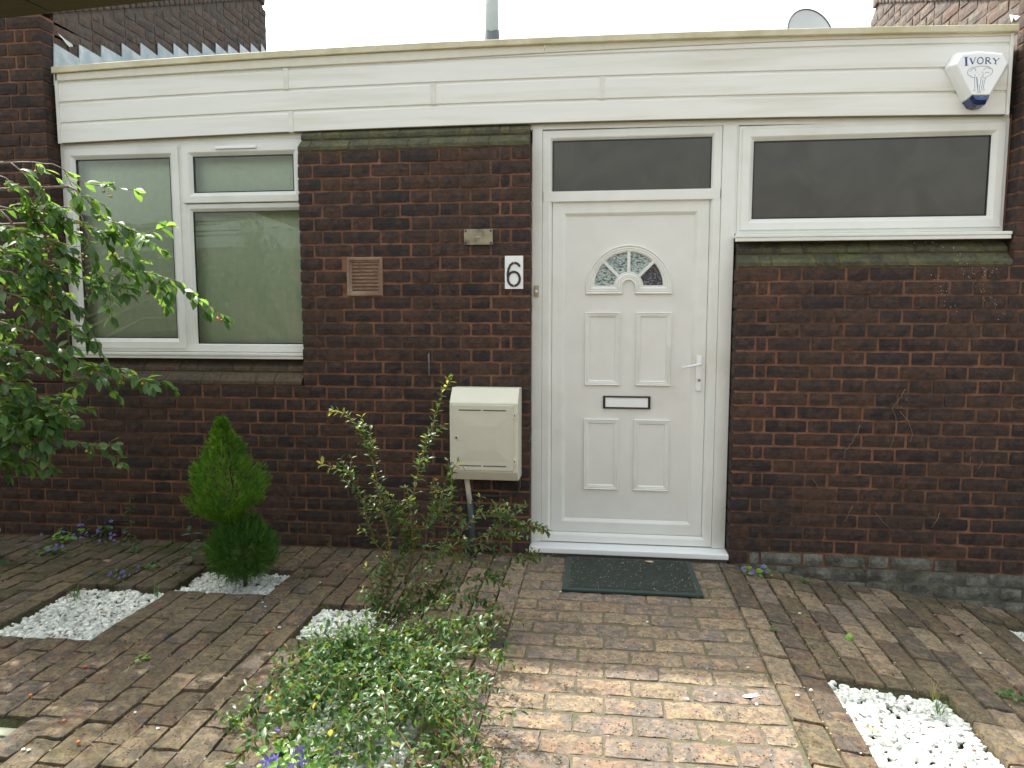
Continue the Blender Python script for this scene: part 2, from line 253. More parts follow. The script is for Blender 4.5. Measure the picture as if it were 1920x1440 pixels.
SHRUB_STEMS = [[(-0.98,-1.12,-0.013),(-0.928,-1.107,0.142),(-0.899,-1.093,0.247),(-0.916,-1.08,0.447),(-0.956,-1.067,0.586),(-0.987,-1.053,0.749),(-1.018,-1.04,0.84),(-1.069,-1.027,0.909),(-1.117,-1.013,0.965),(-1.183,-1.0,0.974)],[(-0.907,-1.08,0.303),(-0.974,-1.075,0.395),(-1.01,-1.07,0.501),(-1.053,-1.065,0.63),(-1.094,-1.06,0.7),(-1.145,-1.055,0.721),(-1.219,-1.05,0.742)],[(-0.975,-1.1,-0.022),(-0.843,-1.081,0.209),(-0.81,-1.062,0.349),(-0.824,-1.044,0.536),(-0.79,-1.025,0.724),(-0.757,-1.006,0.84),(-0.724,-0.988,0.957),(-0.692,-0.969,1.061),(-0.666,-0.95,1.114)],[(-0.95,-1.1,-0.008),(-0.801,-1.057,0.226),(-0.689,-1.014,0.338),(-0.6,-0.971,0.376),(-0.485,-0.929,0.417),(-0.393,-0.886,0.469),(-0.337,-0.843,0.433),(-0.241,-0.8,0.399)],[(-0.778,-1.05,0.261),(-0.758,-1.025,0.436),(-0.714,-1.0,0.527),(-0.682,-0.975,0.667),(-0.633,-0.95,0.741)],[(-0.668,-1.0,0.334),(-0.601,-0.963,0.447),(-0.534,-0.925,0.512),(-0.418,-0.887,0.493),(-0.353,-0.85,0.422)],[(-0.643,-1.0,0.359),(-0.529,-0.963,0.376),(-0.413,-0.925,0.319),(-0.344,-0.887,0.284),(-0.299,-0.85,0.285)],[(-0.826,-1.0,0.327),(-0.792,-0.983,0.446),(-0.746,-0.967,0.517),(-0.725,-0.95,0.599)],[(-0.692,-1.0,0.308),(-0.679,-0.967,0.421),(-0.667,-0.933,0.56),(-0.669,-0.9,0.596)],[(-0.629,-0.95,0.343),(-0.628,-0.925,0.46),(-0.628,-0.9,0.502)],[(-0.824,-1.05,0.441),(-0.902,-1.025,0.528),(-0.97,-1.0,0.592)],[(-0.729,-1.05,0.3),(-0.804,-1.033,0.412),(-0.881,-1.017,0.466),(-0.954,-1.0,0.507)],[(-0.912,-1.05,0.243),(-0.854,-1.033,0.362),(-0.845,-1.017,0.455),(-0.88,-1.0,0.546)],[(-0.678,-0.95,0.316),(-0.586,-0.917,0.284),(-0.468,-0.883,0.403),(-0.385,-0.85,0.371)],[(-0.987,-1.1,-0.023),(-0.821,-1.075,0.183),(-0.61,-1.05,0.232),(-0.471,-1.025,0.241),(-0.403,-1.0,0.211)],[(-0.98,-1.12,-0.013),(-0.764,-1.113,0.153),(-0.576,-1.107,0.208),(-0.437,-1.1,0.152)]]
SHRUB_ENDS = [(-1.161,-1.881,0.15),(-1.018,-2.188,0.21),(-1.154,-1.69,0.17),(-0.882,-2.132,0.22),(-0.685,-2.309,0.23),(-1.016,-1.635,0.11),(-1.109,-1.706,0.1),(-0.454,-1.412,0.27),(-0.392,-1.173,0.15),(-0.324,-1.369,0.15),(-0.208,-1.821,0.3),(-0.388,-1.754,0.19),(-0.259,-2.114,0.27),(-0.309,-2.241,0.2),(-0.458,-2.068,0.23),(-0.421,-2.093,0.13),(-0.577,-1.991,0.23),(-0.595,-2.211,0.27),(-1.034,-2.024,0.2),(-0.461,-1.604,0.25),(-0.802,-2.081,0.23),(-0.822,-1.728,0.11),(-0.26,-2.215,0.25),(-1.067,-1.7,0.22),(-0.62,-1.686,0.16),(-0.947,-1.543,0.11),(-0.414,-2.044,0.27),(-0.245,-1.809,0.19),(-0.784,-2.21,0.24),(-0.525,-2.345,0.28),(-0.572,-1.639,0.24),(-0.901,-2.265,0.28)]

# ------------------------------------------------------------ shared brick meshes
def brick_mesh(name, L, Hh, D, m, wob=.0035, nx=5, nz=2, seed=0, bev=.0025):
    """front face towards -Y at y=0, body behind it; origin at the middle of the front face"""
    r = random.Random(seed); vs = []; fs = []
    for j in range(nz + 1):
        for i in range(nx + 1):
            u = i / nx - .5; v = j / nz - .5; ex = i in (0, nx); ez = j in (0, nz)
            x = u * L; z = v * Hh
            if ex: x += r.uniform(-wob * .5, wob * .4) * (1 if u > 0 else -1); z *= .965 if ez else 1
            if ez: z += r.uniform(-wob * .5, wob * .35) * (1 if v > 0 else -1)
            vs.append((x, r.uniform(-.0012, .0012) + (bev if (ex or ez) else -.0008) + (.002 if (ex and ez) else 0), z))
    row = nx + 1
    for j in range(nz):
        for i in range(nx): a = j * row + i; fs.append((a, a + 1, a + 1 + row, a + row))
    edge = [i for i in range(row)] + [j * row + nx for j in range(1, nz + 1)] + [nz * row + i for i in range(nx - 1, -1, -1)] + [j * row for j in range(nz - 1, 0, -1)]
    k = len(vs)
    for e in edge: vs.append((vs[e][0] * 1.008, D, vs[e][2] * 1.02))
    n = len(edge)
    for i in range(n): fs.append((edge[i], k + i, k + (i + 1) % n, edge[(i + 1) % n]))
    me = bpy.data.meshes.new(name); me.from_pydata(vs, [], fs); me.materials.append(m); me.update(); return me
STR = [brick_mesh('brick', .2145, .0628, .05, BRICK, seed=i) for i in range(9)]
HED = [brick_mesh('brick', .1010, .0628, .05, BRICK, seed=20 + i, nx=3) for i in range(7)]
def variants(src, m):
    out = []
    for s in src: c = s.copy(); c.materials.clear(); c.materials.append(m); out.append(c)
    return out
STRW, HEDW = variants(STR, BRICKW), variants(HED, BRICKW)
STRU, HEDU = variants(STR, UPB), variants(HED, UPB)
ZJ = lambda n: 1.35 + .075 * n
def row_cells(x0, x1, n, anchor=None, end='R'):
    """Flemish bond cells (xa, xb) filling x0..x1; odd courses end in a stretcher, even ones in header + closer"""
    out = []; s, h, c, j = .2165, .1035, .048, .0125
    if anchor is not None:
        per = s + h + 2 * j; x = anchor - math.ceil((anchor - x0) / per + 1) * per; seq = 0
        while x < x1:
            w = h if seq % 2 == 0 else s; a, b = max(x, x0), min(x + w, x1)
            if b - a > .03: out.append((a, b))
            x += w + j; seq += 1
        return out
    seq = [s, h] if n % 2 else [h, c]
    i = 0; p = 0.; total = x1 - x0; cur = seq[:] + ([] if n % 2 else [s, h])
    ws = ([s, h] * 40) if n % 2 else ([h, c] + [s, h] * 40)
    for w in ws:
        if p >= total - .03: break
        w2 = min(w, total - p)
        a, b = (x1 - p - w2, x1 - p) if end == 'R' else (x0 + p, x0 + p + w2)
        out.append((a, b)); p += w + j
    return out
def lay_brick(parent, xa, xb, n, y=0., stained=False, up=False, zoff=0., d=1.):
    L = xb - xa; mid = (xa + xb) / 2
    src = (STRW if stained else STRU if up else STR) if L > .15 else (HEDW if stained else HEDU if up else HED)
    me = rnd.choice(src); base = .2165 if L > .15 else .1035
    return put('brick', me, parent, (mid, y + U(-.0015, .003), ZJ(n) + .0375 + zoff + U(-.0012, .0012)), (0, U(-.006, .006), U(-.004, .004)), (L / base, d, 1.))
def gz(x): return -.13 * max(0., x - .72)
def bow(x): return .033 * (1 - ((x + .6) / 2.7) ** 2)

# ============================================================ THE HOUSE
house = thing('house', 'single storey brick house front with white panelled door, two white windows and white boarded fascia', 'house')
# ---- brick walls (mortar body + bricks)
q = MB(); q.box(-1.741, -.404, .0085, .13, -.06, 2.328); q.box(-1.741, -.404, .131, .30, -.06, 2.47)
wallB = q.build('brick_wall', MORT, house, label='brick pier between left window and door')
for n in range(-18, 13):
    for a, b in row_cells(-1.745 - (.061 if (n % 2 == 0 and n < -5) else 0), -.400, n):
        if -10 < a - .0 < -10: continue
        z = ZJ(n)
        if 1.47 < z + .037 < 1.74 and a < -1.26 and b > -1.46:      # the air brick stands here
            if a < -1.49: b = -1.47
            elif b > -1.22: a = -1.245
            else: continue
            if b - a < .03: continue
        lay_brick(wallB, a, b, n)
q = MB(); q.box(-4.3, -1.7445, .0085, .30, -.06, ZJ(-5)); q.box(-4.3, -1.7445, .12, .30, ZJ(-5) + .001, 1.13)
wallA = q.build('brick_wall', MORT, house, label='brick wall under the left window')
for n in range(-18, -5):
    for a, b in row_cells(-4.25, -1.7575 - (.061 if n % 2 == 0 else 0), n, anchor=(-2.725 if n % 2 == 0 else -2.892)):
        lay_brick(wallA, a, b, n)
q = MB(); q.box(.735, 2.119, .0085, .11, -.4, 1.649); q.box(.735, 2.7, .111, .30, -.4, 1.795); q.box(2.1195, 2.7, .0085, .11, -.4, 3.37); q.box(2.110, 2.7, .1105, .30, 1.796, 2.44)
q2 = MB(); q2.box(.7345, 2.7, .0055, .0084, -.4, -.002)
wallC = q.build('brick_wall', MORT, house, label='brick wall under the frosted window right of the door')
q2.build('stained_mortar', MORTG, wallC)
for n in range(-21, 4):
    for a, b in row_cells(.7265, 2.60, n, end='L'):
        lay_brick(wallC, a, b, n, stained=(n <= -19) or (n == -18 and rnd.random() < .6))
for n in range(4, 27):
    for a, b in row_cells(2.115, 2.60, n, end='L'): lay_brick(wallC, a, b, n)
# reveals (returns) of the piers, seen edge on: headers turned through 90 degrees
for n in range(-18, 4):
    m = put('brick', rnd.choice(HED), wallC, (.7262 + U(-.001, .001), .062, ZJ(n) + .0375), (0, 0, -pi / 2 ), (.95, .6, 1.))
for n in range(4, 27):
    put('brick', rnd.choice(HED), wallC, (2.1145, .062, ZJ(n) + .0375), (0, 0, -pi / 2), (.95, .6, 1.))
for n in range(-18, 12):
    put('brick', rnd.choice(HED), wallB, (-.4005, .062, ZJ(n) + .0375), (0, 0, pi / 2), (.95, .6, 1.))
# plinth (chamfered) bricks stepping back under the windows and at the pier head
def plinth_mesh(L, seed, m=BRICKM):
    r = random.Random(seed); q = MB(); N = 4; sec = [(.002, -.033), (.0, -.030), (.0, -.012), (.004, -.007), (.050, .030), (.056, .033), (.12, .033), (.12, -.033)]
    vs = []; k = len(sec)
    for i in range(N + 1):
        x = (i / N - .5) * L
        for y, z in sec: vs.append((x, y + r.uniform(-.001, .0015), z + r.uniform(-.001, .001)))
    fs = [(i * k + j, (i + 1) * k + j, (i + 1) * k + (j + 1) % k, i * k + (j + 1) % k) for i in range(N) for j in range(k)] + [tuple(range(k)), tuple(N * k + j for j in range(k - 1, -1, -1))]
    me = bpy.data.meshes.new('plinth_brick'); me.from_pydata(vs, [], [f[::-1] for f in fs]); me.materials.append(m); me.update(); return me
PST = [plinth_mesh(.2165, 40 + i) for i in range(5)]; PHD = [plinth_mesh(.1035, 50 + i) for i in range(4)]
PLB = brick_mat('brown_plinth_brick', [(.085, .062, .045), (.11, .078, .055), (.07, .058, .045)], grime=(.12, .09, .06))
PSTd = variants(PST, PLB); PHDd = variants(PHD, PLB)
def plinth(parent, x0, x1, n, y, dark=False, end='L'):
    for a, b in row_cells(x0, x1, n, end=end):
        L = b - a; st = L > .15
        src = (PSTd if st else PHDd) if dark else (PST if st else PHD)
        put('plinth_brick', rnd.choice(src), parent, ((a + b) / 2, y + U(-.001, .001), ZJ(n) + .0375), (0, U(-.004, .004), 0), (L / (.2165 if st else .1035), 1, 1))
plinth(wallC, .735, 2.113, 4, .0); plinth(wallC, .735, 2.113, 5, .052)
plinth(wallB, -1.74, -.408, 13, .0, end='R'); plinth(wallB, -1.74, -.408, 14, .052, end='R')
plinth(wallA, -3.30, -1.757, -5, .0, dark=True); plinth(wallA, -3.30, -1.757, -4, .055, dark=True)
def plinth_bed(parent, x0, x1, n, y):
    z = ZJ(n) + .0375; sec = [(.0035, -.0375), (.0035, -.013), (.0075, -.0085), (.052, .0285), (.060, .0374), (.117, .0374), (.117, -.0375)]; q = MB(); k = len(sec)
    q.add([(x, y + a, z + b) for x in (x0, x1) for a, b in sec], [(j, k + j, k + (j + 1) % k, (j + 1) % k) for j in range(k)] + [tuple(range(k)), tuple(range(2 * k - 1, k - 1, -1))]); q.build('mortar_bed', MORTP, parent)
MORTP = mat('mossy_plinth_mortar', (.10, .075, .045), .95, .3, 14, .6, 90, col2=(.06, .065, .03), c2scale=6, world=True)
plinth_bed(wallB, -1.738, -.410, 13, 0); plinth_bed(wallB, -1.738, -.410, 14, .052); plinth_bed(wallC, .737, 2.111, 4, 0); plinth_bed(wallC, .737, 2.111, 5, .052); plinth_bed(wallA, -3.298, -1.76, -5, 0); plinth_bed(wallA, -3.298, -1.76, -4, .055)
# lime runs and dead creeper roots on the right wall
RUNS = [(-.01, [(1.40, .80), (1.37, .72), (1.33, .66), (1.325, .60)]), (0, [(1.62, 1.0), (1.60, .96), (1.56, .90), (1.59, .81), (1.57, .72), (1.55, .66)]), (0, [(1.60, .88), (1.64, .83), (1.67, .76), (1.655, .70)]), (0, [(1.16, .50), (1.19, .46), (1.22, .41)]), (0, [(1.38, .36), (1.36, .30), (1.33, .25)]), (0, [(1.50, .32), (1.56, .25), (1.62, .20)]), (0, [(1.83, .33), (1.81, .27), (1.79, .24)]), (0, [(1.97, .64), (1.96, .60)]), (0, [(2.03, .62), (2.00, .56)])]
for dy, pl in RUNS:
    q = MB(); pts = []
    for i in range(len(pl) - 1):
        for k in range(4): t = k / 4; pts.append((pl[i][0] + (pl[i + 1][0] - pl[i][0]) * t + U(-.004, .004), -.002 + U(0, .002), pl[i][1] + (pl[i + 1][1] - pl[i][1]) * t))
    q.tube(pts, .0019, 4, .0008); q.build('creeper_stem', mat('dry_creeper', (.24, .17, .115), .9, .2, world=True), wallC)
q = MB()
for cx, cz, dx, dz, num in ((1.95, 1.55, .25, -.35, 60), (1.78, 1.5, .12, -.25, 24), (2.0, 1.62, .1, .06, 22), (1.60, .93, .02, .005, 6), (1.75, 1.76, .3, .02, 16), (2.3, 1.3, .1, -.5, 30)):
    for i in range(num):
        t = rnd.random(); x = cx + dx * (t - .5) + U(-.05, .05) * .5; z = cz + dz * (t - .5) + U(-.03, .03); r = U(.0008, .0024)
        q.add([(x - r, -.0035, z - r), (x + r * .7, -.0035, z - r * 1.5), (x + r, -.0035, z + r), (x - r * .6, -.0035, z + r * 1.6), (x, -.006, z)], [(0, 1, 4), (1, 2, 4), (2, 3, 4), (3, 0, 4)])
q.build('lime_specks', mat('lime', (.34, .33, .29), .9), wallC, kind='stuff')

# ---- interior dark boxes behind the glazing
DARK = mat('interior_wall', (.16, .145, .12), .9, world=True)
q = MB(); q.box(-3.30, 2.11, 1.6, 1.65, -.05, 2.45); q.box(-3.30, 2.11, .31, 1.6, -.06, 0.0); q.box(-3.3, 2.11, .31, 1.6, 2.46, 2.48)
q.box(-3.33, -3.301, .31, 1.65, 0, 2.45); q.box(2.111, 2.14, .31, 1.65, 0, 2.45); q.box(-.62, -.60, .31, 1.6, 0.001, 2.459)
q.build('room_lining', DARK, house)

# ---- fascia
fas = MB(); fas.box(-3.285, 2.09, .095, .13, 2.50, 2.80); fas = fas.build('fascia', GRIMY, house)
def board(name, x0, x1, f0, f1, y, m, prof=None, N=26, parent=fas):
    """a long board between height functions f0(x) and f1(x) with a lap groove along the top"""
    vs = []; q = MB()
    sec = prof or [(0., .03), (0., .002), (.0015, .0), (1, 0.), (1, .010), (1, .03)]
    for i in range(N + 1):
        x = x0 + (x1 - x0) * i / N; a, b = f0(x), f1(x)
        pts = [(a, y + .03), (a, y + .002), (a + .002, y), (b - .019, y), (b - .008, y + .009), (b + .006, y + .009), (b + .006, y + .03)] if prof is None else [(a, y + .03), (a, y + .002), (a + .002, y), (b - .002, y), (b, y + .002), (b, y + .03)]
        vs += [(x, yy, z) for z, yy in pts]
    k = len(vs) // (N + 1)
    fs = [(i * k + j, (i + 1) * k + j, (i + 1) * k + (j + 1) % k, i * k + (j + 1) % k) for i in range(N) for j in range(k)] + [tuple(range(k)), tuple(N * k + j for j in range(k - 1, -1, -1))]
    q.add(vs, fs); return q.build(name, m, parent)
FB = lambda x: 2.429 + bow(x)
bl = lambda o: (lambda x: FB(x) + o)
X0, X1 = -3.262, 2.062
board('fascia_board', X0, -1.806, bl(0), bl(.1205), .07, FASC); board('fascia_board', -1.804, X1, bl(0), bl(.1205), .0702, FASC)
board('fascia_board', X0, -.961, bl(.121), bl(.2415), .07, FASC); board('fascia_board', -.959, -.012, bl(.121), bl(.2415), .0702, FASC); board('fascia_board', -.010, X1, bl(.121), bl(.2415), .07, FASC)
board('fascia_board', X0, -1.828, bl(.242), bl(.360), .07, FASC); board('fascia_board', -1.826, X1, bl(.242), bl(.360), .0702, FASC)
tz = lambda x: .3605 + .029 * max(0, min(1, (x + 1.1) / 2.2))
board('fascia_board', -1.05, X1, bl(.3605), lambda x: FB(x) + tz(x) + .0005, .07, FASC, prof=1)
ct = lambda x: FB(x) + .402 + .3 * bow(x)
board('fascia_trim', -3.272, -.33, lambda x: FB(x) + tz(x) + .001, ct, .062, mat('cream_trim', (.70, .68, .58), .5, .05, world=True), prof=1)
board('fascia_trim', -.328, 2.072, lambda x: FB(x) + tz(x) + .001, ct, .064, MATS['cream_trim'], prof=1)
board('roof_edge_trim', -3.282, -.801, lambda x: ct(x) + .001, lambda x: ct(x) + .037, .045, CREAM, prof=1)
board('roof_edge_trim', -.799, 2.088, lambda x: ct(x) + .001, lambda x: ct(x) + .034, .040, CREAM, prof=1)
board('corner_trim', 2.0625, 2.078, bl(-.004), lambda x: ct(x), .062, FASC, prof=1, N=1); board('corner_trim', -3.279, -3.2625, bl(-.004), lambda x: ct(x), .062, FASC, prof=1, N=1)
for x, o in ((-1.827, .242), (-1.805, 0), (-.96, .121), (-.011, .121)):
    board('joint_cover', x - .014, x + .014, lambda t, o=o: FB(t) + o - .004, lambda t, o=o: FB(t) + o + .116, .0665, mat('joint_cover_white', (.72, .71, .65), .5, .1, 20, world=True), prof=1, N=1)
board('drip_edge', -3.262, 2.062, lambda x: FB(x) - .0035, lambda x: FB(x) + .0005, .0675, mat('algae_stained_drip', (.20, .19, .11), .8, .3, 12, world=True), prof=1)
board('soffit', -3.27, 2.085, lambda x: FB(x) + .004, lambda x: FB(x) + .018, .073, GRIMY, prof=1)
q = MB()
for i in range(26):
    xa = -3.29 + 5.39 * i / 26; xb = -3.29 + 5.39 * (i + 1) / 26
    q.add([(x, y, FB(x) + dz) for x in (xa, xb) for y, dz in ((.103, .004), (.16, .004), (.103, -.03), (.16, -.03))], [(0, 2, 6, 4), (2, 3, 7, 6), (0, 4, 5, 1), (1, 5, 7, 3)])
q.build('head_trim', PVC, fas)
# roof rising behind the fascia
q = MB(); q.add([(-3.285, .12, 2.80), (2.105, .12, 2.80), (2.105, 3.1, 3.84), (-3.285, 3.1, 3.84), (-3.285, .12, 2.6), (2.105, .12, 2.6), (2.105, 3.1, 2.6), (-3.285, 3.1, 2.6)], [(0, 1, 2, 3), (2, 1, 5, 6), (0, 3, 7, 4), (3, 2, 6, 7), (0, 4, 5, 1)])
q.build('roof', mat('roof_felt', (.12, .12, .12), .9, .2, world=True), house)

# ---- window builder
GL = glass_mat('clear_glass', (.95, .98, .96), refl=.9)
OBS = frosted_mat('obscure_glass', (.045, .041, .032), (.068, .062, .050), .2, .03, 5., (1, 1, 1), .3, .7)
FPROF = [(0, .16), (0, .10), (.003, .097), (.036, .097), (.042, .100), (.050, .112), (.052, .13)]
SASH = [(0, .125), (0, .088), (.003, .085), (.040, .085), (.046, .089), (.062, .104), (.064, .118)]
def frame(name, x0, x1, z0, z1, prof, parent, dy=0., m=PVC):
    q = MB(); q.ring(rect(x0, x1, z0, z1), [(a, y + dy) for a, y in prof]); return q.build(name, m, parent)
def gasket(x0, x1, z0, z1, y, parent):
    q = MB(); q.ring(rect(x0, x1, z0, z1), [(-.002, y), (.004, y - .001), (.005, y + .004)]); q.build('gasket', BLACK, parent)
def pane(x0, x1, z0, z1, y, m, parent, name='pane'):
    q = MB(); q.box(x0, x1, y, y + .004, z0, z1); return q.build(name, m, parent, origin=((x0 + x1) / 2, y, (z0 + z1) / 2))
# left window
wl = MB(); wl.ring(rect(-3.300, -1.70, 1.168, 2.425), [(0, .17), (0, .105), (.003, .102), (.040, .102), (.044, .108), (.046, .16)])
wl.box(-2.545, -2.495, .104, .16, 1.2, 2.40, .003)
wl = wl.build('window', PVC, house, label='casement window with a top light behind the cherry branches')
frame('sash', -3.272, -2.530, 1.187, 2.40, SASH, wl, .008)
pane(-3.21, -2.59, 1.245, 2.34, .118, GL, wl); gasket(-3.208, -2.594, 1.251, 2.336, .114, wl)
frame('sash', -2.508, -1.752, 2.062, 2.40, SASH, wl, .008)
pane(-2.45, -1.81, 2.12, 2.34, .118, GL, wl); gasket(-2.444, -1.816, 2.126, 2.336, .114, wl)
frame('fixed_light', -2.508, -1.70, 1.172, 2.058, [(0, .13), (0, .108), (.003, .106), (.026, .106), (.030, .108), (.044, .120), (.046, .13)], wl)
pane(-2.47, -1.74, 1.21, 2.02, .124, GL, wl); gasket(-2.462, -1.746, 1.218, 2.012, .121, wl)
box('trickle_vent', WHITEP, wl, -2.285, -2.03, .080, .0925, 2.372, 2.388, .003)
box('sill', PVC, wl, -3.325, -1.748, .035, .16, 1.148, 1.166, .004); box('sill', PVC, wl, -3.322, -1.748, .040, .06, 1.130, 1.1475, .003)
BLIND = mat('pale_net_blind', (.68, .76, .58), .9, .06, 30, world=True)
q = MB()
N = 60
for i in range(N):
    a = -3.29 + i * 1.58 / N; b = a + 1.58 / N; y0 = .20 + .002 * sin(i * 1.3); y1 = .20 + .002 * sin((i + 1) * 1.3)
    q.add([(a, y0, 1.17), (b, y1, 1.17), (b, y1, 2.42), (a, y0, 2.42)], [(0, 1, 2, 3)])
q.build('net_blind', BLIND, wl)
# right window
wr = MB(); wr.ring(rect(.733, 2.105, 1.838, 2.418), [(0, .17), (0, .105), (.003, .102), (.022, .102), (.026, .108), (.028, .16)])
wr = wr.build('window', PVC, house, label='wide frosted window with an open-looking white frame right of the door')
wr['label'] = 'wide frosted glass window right of the door'
frame('sash', .752, 2.086, 1.858, 2.400, SASH, wr, .008)
pane(.81, 2.03, 1.915, 2.345, .118, OBS, wr); gasket(.817, 2.021, 1.923, 2.336, .114, wr)
box('sill', PVC, wr, .716, 2.112, .018, .16, 1.812, 1.830, .004); box('sill', PVC, wr, .719, 2.109, .022, .05, 1.792, 1.8115, .003)
# ---- door set
DF = [(0, .17), (0, .108), (.003, .105), (.038, .105), (.044, .108), (.054, .120), (.056, .15)]
dr = MB(); dr.box(-.398, -.341, .100, .17, .052, 2.44, .003); dr.box(.648, .722, .098, .17, .052, 2.425, .003); dr.box(.7225, .732, .104, .17, 1.84, 2.425, .002)
dr.ring(rect(-.340, .647, 2.032, 2.425), DF); dr.ring(rect(-.340, .647, .056, 2.090), DF)
dr.box(-.335, .642, .104, .15, 2.034, 2.088)
dr = dr.build('front_door', PVC, house, label='white front door with half round fanlight, four raised panels and black letterbox')
pane(-.29, .597, 2.08, 2.375, .122, OBS, dr, 'transom_pane'); gasket(-.284, .591, 2.088, 2.369, .119, dr)
LX0, LX1, LZ0, LZ1 = -.284, .591, .112, 2.034
q = MB(); q.ring(rect(LX0, LX1, LZ0, LZ1), [(0, .16), (0, .128), (.002, .126), (.062, .126), (.066, .128), (.080, .140), (.082, .15)]); leaf = q.build('door_leaf', PVC, dr)
# skin with a fanlight hole: built as polygons around the half ring
CX, CZ = .151, 1.556; RO, RI = .200, .082
AY = .142
def arc(r, a0, a1, n, cx=CX, cz=CZ): return [(cx + r * cos(a0 + (a1 - a0) * i / n), cz + r * sin(a0 + (a1 - a0) * i / n)) for i in range(n + 1)]
q = MB(); sx0, sx1, sz0, sz1 = LX0 + .06, LX1 - .06, LZ0 + .06, LZ1 - .06
A = arc(RO, 0, pi, 24); B = arc(RI, 0, pi, 16)
# region above the arch
vs = [(x, AY, z) for x, z in A]; top = [(x, AY, sz1) for x, z in A]
for i in range(24): q.add([vs[i], vs[i + 1], top[i + 1], top[i]], [(3, 2, 1, 0)])
q.add([(A[0][0], AY, CZ), (sx1, AY, CZ), (sx1, AY, sz1), (A[0][0], AY, sz1)], [(0, 1, 2, 3)]); q.add([(sx0, AY, CZ), (A[-1][0], AY, CZ), (A[-1][0], AY, sz1), (sx0, AY, sz1)], [(0, 1, 2, 3)])
q.add([(sx0, AY, sz0), (sx1, AY, sz0), (sx1, AY, CZ), (sx0, AY, CZ)], [(0, 1, 2, 3)])
bot = [(x, AY, CZ) for x, z in B]
for i in range(16): q.add([bot[i], bot[i + 1], (B[i + 1][0], AY, B[i + 1][1]), (B[i][0], AY, B[i][1])], [(3, 2, 1, 0)])
q.build('door_skin', PVCD, dr)
PM = [(0, AY + .001), (0, AY - .010), (.004, AY - .013), (.007, AY - .0115), (.010, AY - .0085), (.012, AY - .0105), (.015, AY - .0105), (.018, AY - .006), (.021, AY - .0075), (.024, AY - .0070), (.027, AY - .003), (.030, AY - .0002)]
for x0, x1, z0, z1 in ((-.094, .107, .987, 1.410), (.197, .398, .987, 1.410), (-.095, .107, .370, .790), (.193, .398, .370, .790)):
    q = MB(); q.ring(rect(x0, x1, z0, z1), PM); q.build('door_panel', PVC, dr)
# fanlight mouldings
fan = MB()
zb = 1.513
outer = [(CX + .243, zb)] + arc(.243, 0, pi, 30, cz=CZ - .008) + [(CX - .243, zb), (CX - .035, zb)] + arc(.035, pi, 0, 12, cz=1.560)[0:] + [(CX + .035, zb)]
# outer half-hoop outline swept with the moulding, ccw
hoop = [(CX - .035, zb), ] ; hoop = []
hoop += [(CX + .035, zb), (CX + .243, zb)] + arc(.243, .0, pi, 30, cz=CZ - .008) + [(CX - .243, zb), (CX - .035, zb)] + arc(.035, pi, 0, 12, cz=1.556)
hp = []
for p in hoop:
    if not hp or (abs(p[0] - hp[-1][0]) + abs(p[1] - hp[-1][1])) > .002: hp.append(p)
fan.ring(hp, [(0, AY + .001), (0, AY - .012), (.004, AY - .015), (.009, AY - .013), (.013, AY - .009), (.016, AY - .012), (.021, AY - .012), (.025, AY - .008), (.028, AY - .011), (.034, AY - .010), (.040, AY - .006), (.044, AY + .006)])
fan = fan.build('fanlight', PVC, dr)
def glaze(a0, a1): # one pane between two radii
    q = MB(); o = arc(.196, a0, a1, 10); i = arc(.084, a0, a1, 10); vs = [(x, AY + .004, z) for x, z in o] + [(x, AY + .004, z) for x, z in i]
    q.add(vs, [(k, k + 1, k + 12, k + 11) for k in range(10)]); q.f = [f[::-1] for f in q.f]; return q
FANG = frosted_mat('fan_glass_painted_reflection', (.08, .10, .10), (.46, .55, .53), .12, .8, 62, (1, 1, 1.9), .38, .56); FANGD = frosted_mat('fan_glass_painted_reflection_dark', (.03, .03, .04), (.30, .30, .33), .12, .8, 75, (1, 1, 1.6), .5, .72)  # opaque panes: sky reflections painted in as pale and dark mottling
for k in range(4): glaze(k * pi / 4 + .0, (k + 1) * pi / 4).build('fanlight_pane', FANGD if k == 0 else FANG, dr)
q = MB()
for a in (pi / 4, pi / 2, 3 * pi / 4):
    p0 = Vector((CX + .078 * cos(a), CZ + .078 * sin(a))); p1 = Vector((CX + .204 * cos(a), CZ + .204 * sin(a))); t = Vector((-sin(a), cos(a)))
    for w, y in ((.0095, AY - .004), (.006, AY - .008)):
        poly = [p0 - t * w, p1 - t * w, p1 + t * w, p0 + t * w]; q.prism([(v.x, v.y) for v in poly], y, AY + .002)
q.build('glazing_bar', PVC, dr)
q = MB(); q.ring([(CX + .2, CZ - .001)] + arc(.2, 0, pi, 24)[1:-1] + [(CX - .2, CZ - .001), (CX - .078, CZ - .001)] + arc(.078, pi, 0, 14)[1:-1] + [(CX + .078, CZ - .001)], [(-.004, AY + .001), (-.002, AY - .006), (.003, AY - .007), (.006, AY - .003), (.007, AY + .004)]); q.build('glazing_bead', PVC, dr)
q = MB(); q.box(CX - .2, CX + .2, AY + .045, AY + .05, CZ - .02, CZ + .21); q.build('fanlight_backing', mat('hall_backing', (.45, .52, .50), .8, .3, 60, col2=(.06, .06, .06), c2scale=9, c2lo=.5, c2hi=.6, world=True), dr)
q = MB(); q.box(LX0 + .06, LX1 - .06, AY + .052, AY + .056, LZ0 + .06, LZ1 - .06); q.build('leaf_core', DARK, dr)
